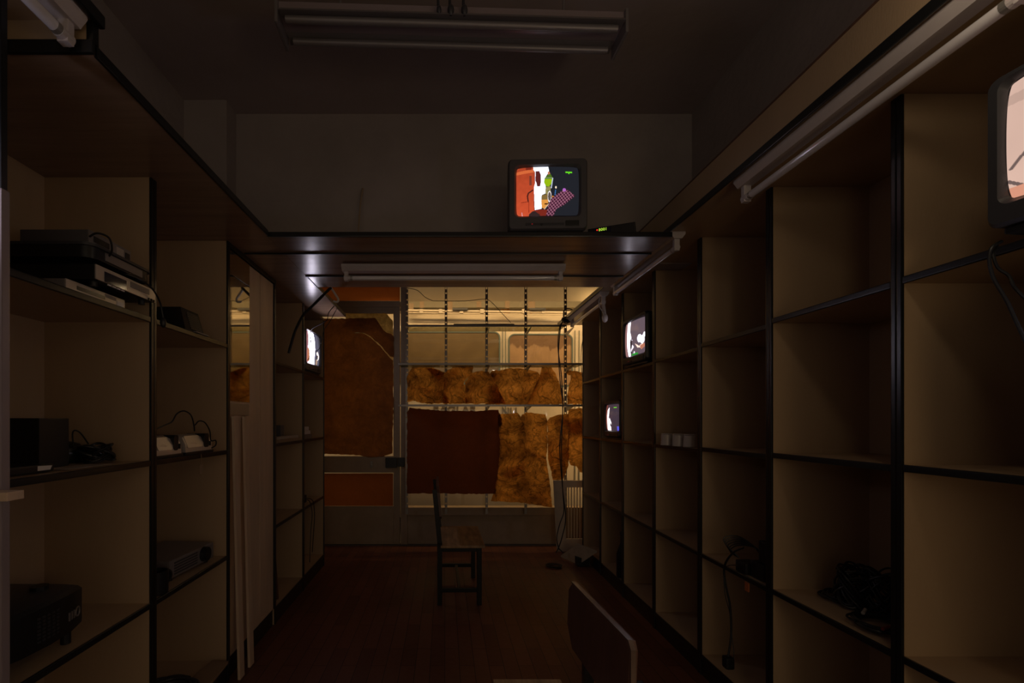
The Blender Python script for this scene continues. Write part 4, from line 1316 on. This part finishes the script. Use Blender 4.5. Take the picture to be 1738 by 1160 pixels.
# black projector on the low shelf
pj = thing('projector', 'big black curved projector on the low shelf at the bottom left', 'projector', (-1.118, 1.275, S1 + e), R(0))
pts = []
body = MB()
lo, hi, mid_ = [], [], []
for y, xf, zt_ in ((-0.17, 0.075, 0.105), (-0.10, 0.082, 0.118), (-0.02, 0.078, 0.126), (0.06, 0.062, 0.131), (0.12, 0.035, 0.134)):
    pass
out = [(-0.26, -0.17), (0.035, -0.17), (0.062, -0.10), (0.070, -0.02), (0.062, 0.06), (0.040, 0.125), (-0.02, 0.135), (-0.26, 0.135)]
body.loft([[(x * 0.98, y, 0.048) for x, y in out], [(x, y, 0.060) for x, y in out], [(x, y, 0.142 + 0.015 * (1 - (y / 0.17) ** 2)) for x, y in out],
           [(x * 0.93 - 0.004, y * 0.94, 0.152 + 0.015 * (1 - (y / 0.17) ** 2)) for x, y in out]])
build('casing', body, M['black'], pj, smooth=True)
tp = MB().loft([[(x * 0.93 - 0.004, y * 0.94, 0.1522 + 0.015 * (1 - (y / 0.17) ** 2)) for x, y in out], [(x * 0.86 - 0.01, y * 0.88, 0.156 + 0.015 * (1 - (y / 0.17) ** 2)) for x, y in out]], False, True)
build('top_cover', tp, M['dark_grey'], pj, smooth=True)
mk = MB()
for k in range(3):
    mk.box(0.0640 - 0.002 * k, 0.0665 - 0.002 * k, 0.045 + 0.011 * k, 0.049 + 0.011 * k, 0.082, 0.105)
import math as _m
ring = []
for k in range(16):
    an = 2 * math.pi * k / 16
    ring.append((0.0555 - 0.016 * (0.013 * math.cos(an)) / 0.013 * 0.25, 0.089 + 0.012 * math.cos(an), 0.093 + 0.013 * math.sin(an)))
mk.tube(ring + [ring[0]], 0.0022, 6, smooth=False)
build('emblem', mk, M['silver_dark'], pj)
vt = MB()
for j in range(7):
    for i in range(5):
        vt.box(0.0665, 0.0700, -0.06 + 0.015 * i, -0.052 + 0.015 * i, 0.068 + 0.010 * j, 0.073 + 0.010 * j)
build('vent', vt, M['dark_grey'], pj)
for x, y in ((0.02, 0.09), (0.02, -0.12), (-0.2, 0.09), (-0.2, -0.12)):
    build('foot', MB().cyl((x, y, 0), (x, y, 0.05), 0.013), M['black'], pj)
build('focus_ring', MB().cyl((-0.03, 0.06, 0.160), (-0.03, 0.06, 0.177), 0.022), M['black'], pj)

# second left bookcase
cr = thing('clock_radio', 'small black clock radio with slatted front on the left upper shelf', 'radio', (-1.075, 1.975, S3 + e), R(0))
build('casing', MB().loft([[(x, y, 0.0) for x, y in ((-0.10, -0.075), (0.03, -0.075), (0.03, 0.075), (-0.10, 0.075))],
                           [(x, y, 0.095) for x, y in ((-0.09, -0.068), (0.005, -0.068), (0.005, 0.068), (-0.09, 0.068))]]), M['black'], cr)
gm = MB()
for k in range(9):
    z = 0.014 + 0.008 * k
    x = 0.031 - 0.026 * z / 0.095
    gm.box(x, x + 0.003, -0.035, 0.055, z, z + 0.0035)
build('grille', gm, M['dark_grey'], cr)
build('base_plate', MB().box(0.030, 0.045, -0.02, 0.085, 0, 0.006, 0.002), M['silver_dark'], cr)


def dock(label, y0, y1):
    t = thing('charging_dock', label, 'dock', (-1.09, (y0 + y1) / 2, S2 + e), 0, 'silver docks on the left middle shelf')
    w = (y1 - y0) / 2
    prof_ = [(0.045, 0.012), (0.043, 0.045), (0.030, 0.072), (0.0, 0.084), (-0.05, 0.080), (-0.06, 0.012)]
    build('shell', MB().loft([[(x, y, z) for x, z in prof_] for y in (-w, w)]), M['silver'], t, smooth=True)
    build('base', MB().box(-0.065, 0.05, -w - 0.005, w + 0.005, 0, 0.012, 0.003), M['black'], t)
    build('cradle', MB().loft([[(0.047 + d, y, z) for y, z in rrect(w * 0.35, w * 0.72, 0.025, 0.085, 0.012, 4)] for d in (-0.08, -0.0)]), M['black'], t, smooth=True)
    build('cover_plate', MB().loft([[(0.0475 - max(0, z - 0.045) * 0.55 + d, y, z) for y, z in rrect(-w * 0.9, w * 0.2, 0.03, 0.078, 0.008, 4)] for d in (-0.01, 0.0)]), M['silver'], t, smooth=True)
    build('button', MB().box(0.044, 0.0475, w * 0.78, w * 0.88, 0.03, 0.05), M['black'], t)
    return t


dock('silver dock on the left middle shelf, partly behind the black post', 1.705, 1.87)
dock('silver dock on the left middle shelf, the one nearer the pale boards', 1.90, 2.115)
for pts, lab in (([P(262, 730, 1.72), P(280, 722, 1.78), P(292, 716, 1.82), P(300, 703, 1.84), P(312, 698, 1.86), P(324, 705, 1.9), P(329, 722, 1.93), P(330, 732, 1.95)], 'black wire arching high above the silver docks'),
                 ([P(331, 722, 1.98), P(338, 715, 2.0), P(348, 718, 2.03), P(356, 732, 2.06), P(358, 748, 2.08), P(366, 748, 2.1), P(366, 756, 2.11), P(359, 761, 2.11)], 'black wire curling round the right end of the silver docks')):
    tag(build('cable', MB().tube(pts, 0.0028), M['black'], smooth=True, loc=pts[0]), lab, 'cable')
sp = thing('projector', 'silver grey projector with a round lens on the low left shelf', 'projector', (-1.12, 2.03, S1 + e), R(-4))
build('casing', MB().box(-0.20, 0.04, -0.16, 0.155, 0.012, 0.085, 0.008), M['silver_dark'], sp)
build('lens', MB().cyl((0.03, 0.075, 0.050), (0.058, 0.075, 0.050), 0.034, 0.031, 24).cyl((0.05, 0.075, 0.05), (0.062, 0.075, 0.05), 0.024), M['black'], sp, smooth=True)
gm = MB()
for k in range(5): gm.box(0.040, 0.0425, -0.13, 0.025, 0.024 + 0.011 * k, 0.029 + 0.011 * k)
build('vent', gm, M['dark_grey'], sp)
for x, y in ((0.02, 0.12), (0.02, -0.13), (-0.16, 0)): build('foot', MB().cyl((x, y, 0), (x, y, 0.013), 0.01), M['black'], sp)
mg = thing('black_mug', 'black mug in front of the silver grey projector', 'mug', (-1.075, 1.755, S1 + e))
build('body', MB().lathe((0, 0, 0), [(0.034, 0), (0.04, 0.004), (0.041, 0.085), (0.037, 0.085), (0.035, 0.01), (0.002, 0.008)]), M['black'], mg, smooth=True)
build('handle', MB().tube([(0.01, 0.038, 0.07), (0.015, 0.062, 0.065), (0.015, 0.066, 0.04), (0.01, 0.038, 0.02)], 0.006), M['black'], mg, smooth=True)
coil('wide flat coil of dark cable on the bottom left shelf', 'cable_coil', (-1.14, 1.92, 0.1025), 16, 0.14, 0.05, 5, m='dark_grey', r=0.006, flat=True)
tag(build('flat_board', MB().prism([(-1.12, 2.05, 0.1035), (-1.01, 1.98, 0.1035), (-1.02, 2.22, 0.1035), (-1.10, 2.23, 0.1035)], (0, 0, 0.012)), M['cardboard'], loc=(-1.07, 2.1, 0.1035)), 'small tan board lying at the front of the bottom left shelf', 'board')
tag(build('price_tag', MB().tube([(XL + 0.006, 2.00, S2 - 0.0), (XL + 0.009, 2.00, S2 - 0.045)], 0.0012, 5).box(XL + 0.005, XL + 0.007, 1.985, 2.012, S2 - 0.085, S2 - 0.045), M['cardboard'], loc=(XL + 0.006, 2.0, S2)), 'little paper tag hanging under the shelf of the silver docks', 'tag')

# fourth and fifth left bookcases
box_on('small_box', 'upright grey box, the taller one beyond the pale boards', 'box', -1.20, -1.14, 3.03, 3.09, S2 + e, 0.175, M['grey_plastic'])
box_on('small_box', 'shorter upright grey box beyond the pale boards', 'box', -1.13, -1.08, 3.10, 3.17, S2 + e, 0.11, M['grey_plastic'])
lb = MB().prism([(-1.12, 2.93, S2 + e), (-1.12, 2.95, S2 + e), (-1.12, 2.925, S2 + 0.16), (-1.12, 2.905, S2 + 0.16)], (0.06, 0, 0))
tag(build('leaning_book', lb, M['grey_plastic'], loc=(-1.1, 2.94, S2 + e)), 'thin grey book leaning beside the upright grey boxes', 'book')
for k, (dx, h_) in enumerate(((0.0, 0.02), (0.01, 0.018))):
    box_on('flat_book', ['lower of two flat books in front of the grey boxes', 'upper of two flat books in front of the grey boxes'][k], 'book', -1.075 + 0.0, -1.035 - dx, 2.93 + dx, 3.40 - dx * 4, S2 + e + 0.0205 * k, h_, M[('cardboard', 'paper')[k]], 0.001)
box_on('white_case', 'lowest small white case in the pile on the far left shelf', 'case', -1.15, -1.05, 3.50, 3.72, S2 + e, 0.035, M['silver_dark'])
box_on('white_case', 'middle small white case in the pile on the far left shelf', 'case', -1.15, -1.055, 3.50, 3.70, S2 + e + 0.0355, 0.028, M['white'])
box_on('white_case', 'topmost small white case in the pile on the far left shelf', 'case', -1.15, -1.055, 3.50, 3.66, S2 + e + 0.064, 0.030, M['white'])
lbd = MB().prism([(-1.03 + 0.0, 2.905, 0.0), (-1.02, 2.90, 0.0), (-1.02, 2.90, 0.78), (-1.035, 2.905, 0.78)], (0, 0.02, 0))
tag(build('leaning_plank', MB().prism([(-1.10, 3.02, 0.103), (-1.07, 3.02, 0.103), (-1.07, 2.93, 0.80 - 0.22), (-1.10, 2.93, 0.80 - 0.22)], (0, 0.02, 0)), M['wood_dark'], loc=(-1.09, 3.0, 0.103)), 'dark red plank standing inside the bookcase beyond the pale boards', 'plank')
bd = thing('black_device', 'black device with cords on a low shelf of the farthest left bookcase', 'device', (-1.12, 3.66, S1 + e))
build('casing', MB().box(-0.08, 0.03, -0.10, 0.06, 0, 0.06, 0.006).box(-0.06, 0.02, -0.09, 0.0, 0.06, 0.085, 0.006), M['black'], bd)
build('cord', MB().tube([(0.04, -0.02, 0.03), (0.075, -0.02, 0.02), (0.090, 0.0, -0.08), (0.088, -0.03, -0.2), (0.088, -0.05, -0.35), (0.088, -0.06, -0.44)], 0.003), M['black'], bd, smooth=True)
build('cord', MB().tube([(0.03, 0.06, 0.03), (0.078, 0.06, 0.01), (0.092, 0.06, -0.1), (0.092, 0.03, -0.24), (0.09, -0.0, -0.38)], 0.003), M['black'], bd, smooth=True)

# ------------------------------------------------------------------ things on the right shelves
R1, R2, R3 = ZR
cup0 = None
for k, (u, yy, lab) in enumerate(((1132, 2.68, 'leftmost of three pale cups upside down on the right shelf'), (1152, 2.585, 'middle of three pale cups upside down on the right shelf'),
                       (1171, 2.50, 'rightmost of three pale cups upside down on the right shelf'))):
    if cup0 is None:
        c = MB().lathe((0, 0, 0), [(0.036, 0), (0.033, 0.0), (0.030, 0.06), (0.002, 0.063), (0.002, 0.067), (0.027, 0.067), (0.031, 0.062)])
        cup0 = o = build('cup', c, M['cup'], smooth=True)
    else:
        o = cup0.copy()
        col.objects.link(o)
    o.location = ((u - U0) * yy / F, yy, 1.108 + e)
    tag(o, lab, 'cup', 'three pale cups on the right shelf')

ap = thing('power_adapters', 'pile of black adapters on the low right shelf with a long cord hanging down', 'adapters', (1.297, 1.94, 0.597 + e))
build('adapter', MB().box(-0.02, 0.06, -0.055, 0.03, 0, 0.07, 0.008), M['black'], ap)
build('adapter', MB().box(-0.01, 0.05, -0.06, -0.005, 0.0705, 0.16, 0.006), M['black'], ap)
build('adapter', MB().box(-0.035, 0.03, 0.04, 0.11, 0, 0.05, 0.01), M['black'], ap)
hc_ = thing('power_cable', 'black cord with a plug hanging down from the adapter pile on the low right shelf', 'cord', tuple(P(1232, 972, 2.07)))
mb = MB()
pts = [P(1262, 930, 1.93), P(1245, 938, 1.98), P(1232, 955, 2.05), P(1229, 972, 2.08), P(1233, 1000, 2.07), P(1240, 1030, 2.06), P(1241, 1075, 2.05), P(1236, 1115, 2.04)]
pts = [Vector((min(q.x, 1.30) if i < 2 else min(q.x, 1.247), q.y, q.z)) for i, q in enumerate(pts)]
mb.tube(pts, 0.0045)
build('cord', mb, M['black'], hc_, True, smooth=True)
q = pts[-1]
build('plug', MB().box(q.x - 0.018, q.x + 0.018, q.y - 0.018, q.y + 0.018, q.z - 0.05, q.z, 0.008), M['black'], hc_, True)
mb = MB()
pts = [P(1250, 960, 2.0), P(1231, 965, 2.07), P(1230, 1005, 2.07), P(1240, 1040, 2.06), P(1247, 1070, 2.05), P(1250, 1110, 2.03), P(1241, 1135, 2.03)]
pts = [Vector((min(q.x, 1.27 if i == 0 else 1.245), q.y, q.z)) for i, q in enumerate(pts)]
mb.tube(pts, 0.002)
build('cord', mb, M['black'], hc_, True, smooth=True)
mb = MB()
for k in range(6):
    a0 = k * 0.4
    mb.tube([(-0.03, 0.09, 0.06), (-0.05 - 0.006 * k, 0.12, 0.08 + 0.01 * k), (-0.03, 0.10, 0.11 + 0.008 * k), (0.0, 0.03, 0.12), (0.02, 0.02, 0.08)], 0.003)
build('cord', mb, M['black'], ap, smooth=True)
tag(build('paper_scrap', MB().box(1.244, 1.247, 1.93, 1.955, R1 - 0.055, R1 - 0.018), M['orange'], loc=(1.245, 1.94, R1 - 0.04)), 'tiny orange scrap hanging under the shelf with the adapters', 'scrap')

coil('upright heap of looped black cable, left part of the pile on the low right shelf', 'cable_heap', (1.425, 1.64, R1 + e), 22, 0.062, 0.13, 11, r=0.0035)
coil('upright heap of looped black cable, right part of the pile on the low right shelf', 'cable_heap', (1.475, 1.59, R1 + e), 20, 0.058, 0.14, 12, r=0.0035)
coil('loose flat tangle of cable in front of the cable heaps', 'cable_tangle', (1.36, 1.47, R1 + e), 14, 0.085, 0.012, 13, r=0.0035, flat=True)
coil('loose flat tangle of cable reaching towards the far divider, low right shelf', 'cable_tangle', (1.44, 1.70, R1 + e), 7, 0.085, 0.01, 14, r=0.003, flat=True)
box_on('power_adapter', 'small black adapter right of the cable tangle on the low shelf', 'adapter', 1.38, 1.43, 1.338, 1.385, R1 + e, 0.045, M['black'], 0.005)
for x, y, rz in ((1.40, 1.52, 0.4), (1.33, 1.43, 1.2)):
    pass
o = tag(build('cable_plug', MB().cyl((1.335, 1.505, R1 + 0.034), (1.365, 1.53, R1 + 0.036), 0.005), M['silver'], smooth=True, loc=(1.35, 1.52, R1 + 0.03)), 'shiny metal plug among the tangled cables', 'plug')
o = tag(build('cable_plug', MB().cyl((1.30, 1.40, R1 + 0.030), (1.33, 1.41, R1 + 0.031), 0.005), M['plug_red'], smooth=True, loc=(1.315, 1.405, R1 + 0.03)), 'small red plug at the front of the tangled cables', 'plug')

bt = thing('dark_bottle', 'dark bottle shape standing at the bottom of the far right shelves', 'bottle', (1.30, 3.45, 0.1035))
build('body', MB().lathe((0, 0, 0), [(0.038, 0), (0.042, 0.01), (0.042, 0.17), (0.03, 0.21), (0.015, 0.25), (0.014, 0.31), (0.002, 0.312)]), M['black'], bt, smooth=True)
build('cap', MB().cyl((0, 0, 0.312), (0, 0, 0.33), 0.016), M['dark_grey'], bt, smooth=True)

# cable of the near television
mb = MB().tube([P(1700, 410, 1.02), P(1684, 420, 1.02), P(1679, 440, 1.02), P(1686, 472, 1.015), P(1708, 510, 1.0), P(1722, 540, 0.99), P(1745, 590, 0.97)], 0.0035)
mb.tube([P(1692, 418, 1.03), P(1686, 432, 1.02), P(1694, 455, 1.01), P(1712, 468, 1.0), P(1722, 488, 0.99), P(1745, 512, 0.98)], 0.003)
tag(build('television_cable', mb, M['black'], smooth=True, loc=P(1685, 430, 1.02)), 'pair of black cables hanging below the large television at the right edge', 'cable')

# hanging cables elsewhere
mb = MB().tube([P(562, 488, 3.10), P(548, 502, 3.10), P(530, 520, 3.10), P(515, 535, 3.10), P(502, 560, 3.11), P(494, 585, 3.12), P(490, 600, 3.12)], 0.009)
tag(build('thick_cable', mb, M['black'], smooth=True, loc=P(548, 502, 3.10)), 'thick black cable end drooping from the left board under the deck', 'cable')
mb = MB().tube([P(562, 489, 3.12), P(568, 498, 3.12), P(574, 508, 3.12), P(572, 513, 3.12), P(566, 511.5, 3.12)], 0.0075)
tag(build('white_cable', mb, M['white'], smooth=True, loc=P(570, 500, 3.12)), 'short white cable loop beside the thick black cable', 'cable')
mb = MB().tube([P(567, 520, 3.3), P(558, 531, 3.32), P(555, 543, 3.35), P(545, 550, 3.4), P(530, 558, 3.5), P(527, 566, 3.6)], 0.003)
mb.tube([P(572, 524, 3.4), P(566, 535, 3.42), P(560, 546, 3.45), P(550, 560, 3.45), P(547, 572, 3.45), P(542, 592, 3.45), P(530, 600, 3.45), P(522, 612, 3.46)], 0.0025)
tag(build('thin_cable', mb, M['black'], smooth=True, loc=P(560, 530, 3.35)), 'thin black wires running to the television on the far left', 'cable')
mb = MB().tube([P(690, 489, 4.565), P(708, 493, 4.565), P(722, 505, 4.565), P(735, 511, 4.565)], 0.003)
mb.tube([P(735, 511, 4.565), P(790, 511, 4.565), P(822, 508, 4.56), P(835, 514, 4.55), P(850, 530, 4.54), P(867, 548, 4.545)], 0.003)
tag(build('window_cable', mb, M['black'], smooth=True, loc=P(735, 511, 4.6)), 'thin wire strung along the top of the shop window and down to the rod', 'cable')
pts = [P(978, 531, 4.20), P(966, 524, 4.20), P(957, 528, 4.20), P(956, 541, 4.20), P(951, 560, 4.20), P(948, 600, 4.20), P(951, 650, 4.20), P(955, 690, 4.20), P(953, 760, 4.20), P(955, 830, 4.20), P(957, 868, 4.20),
       P(950, 890, 4.19), P(945, 913, 4.2), P(948, 930, 4.16), P(952, 935, 4.14), P(956, 939, 4.1)]
pts2 = [P(972, 548, 4.165), P(958, 546, 4.165), P(950, 556, 4.165), P(947, 590, 4.165), P(953, 640, 4.165), P(955, 700, 4.165), P(950, 760, 4.165), P(955, 830, 4.16), P(960, 880, 4.165), P(954, 912, 4.15), P(948, 930, 4.14), P(944, 938, 4.1)]
for pp, lab in ((pts, 'long black cord hanging before the window down to the floor, the left strand'), (pts2, 'long black cord hanging before the window, the right strand')):
    pp = [Vector((q.x, q.y, max(q.z, 0.006))) for q in pp]
    tag(build('power_cable', MB().tube(pp, 0.0045), M['black'], smooth=True, loc=pp[4]), lab, 'cord', 'cords hanging before the window')
coil('small nest of black cord at the end of the far right tube light', 'cord_nest', tuple(P(962, 549, 4.16)), 8, 0.05, 0.04, 21, r=0.004)
coil('black cord coiled on the floor by the white flat box', 'cord_nest', (0.93, 4.02, 0.002), 6, 0.07, 0.004, 22, r=0.004, flat=True)
mb = MB().tube([P(990, 575, 4.27), P(987, 590, 4.27), P(986, 615, 4.27), P(988, 640, 4.27)], 0.003)
tag(build('side_cable', mb, M['black'], smooth=True, loc=P(987, 600, 4.27)), 'short dark wire on the end of the right bookcases', 'cable')

# white slatted panel leaning by the window
zz = P(0, 815, 4.45).z
sl = thing('slatted_panel', 'cream slatted wooden panel standing under the window beside the right bookcases', 'panel', (1.15, 4.5, 0))
x0, x1 = P(939, 0, 4.5).x, P(1010, 0, 4.5).x
xo = P(960, 0, 4.5).x
H_ = CZ + (V0 - 816) * 4.5 / F
build('frame', MB().prism([(x0 + 0.035, 4.49, 0.001), (xo, 4.49, 0.001), (xo, 4.49, H_), (x0, 4.49, H_)], (0, 0.02, 0)).box(xo, x1, 4.49, 4.51, H_ - 0.065, H_).box(xo, x1, 4.49, 4.51, 0.001, 0.12), M['slat'], sl, True)
for k in range(7):
    xs = xo + 0.028 + 0.0275 * k
    build('slat', MB().box(xs - 0.014 + 0.01, xs + 0.003, 4.493, 4.507, 0.12, H_ - 0.065), M['slat'], sl, True)
# pale flat box lying before it
fb = thing('flat_box', 'pale flat board lying tilted on the floor by the right bookcases', 'board', (1.10, 4.02, 0.03))
c1 = [P(953, 944, 4.0), P(985, 956, 3.86), P(1016, 938, 3.72), P(1016, 915, 4.05), P(990, 924, 4.25)]
q = [(1.049, 4.26, 0.012), (1.149, 4.05, 0.010), (1.248, 3.87, 0.165), (1.150, 4.08, 0.168)]
build('board_panel', MB().prism([(x, y, z) for x, y, z in q], (0, 0, 0.016)), M['cardboard_pale'], fb, True)
build('support_block', MB().box(1.13, 1.236, 4.02, 4.10, 0.001, 0.075, 0.003), M['black'], fb, True)
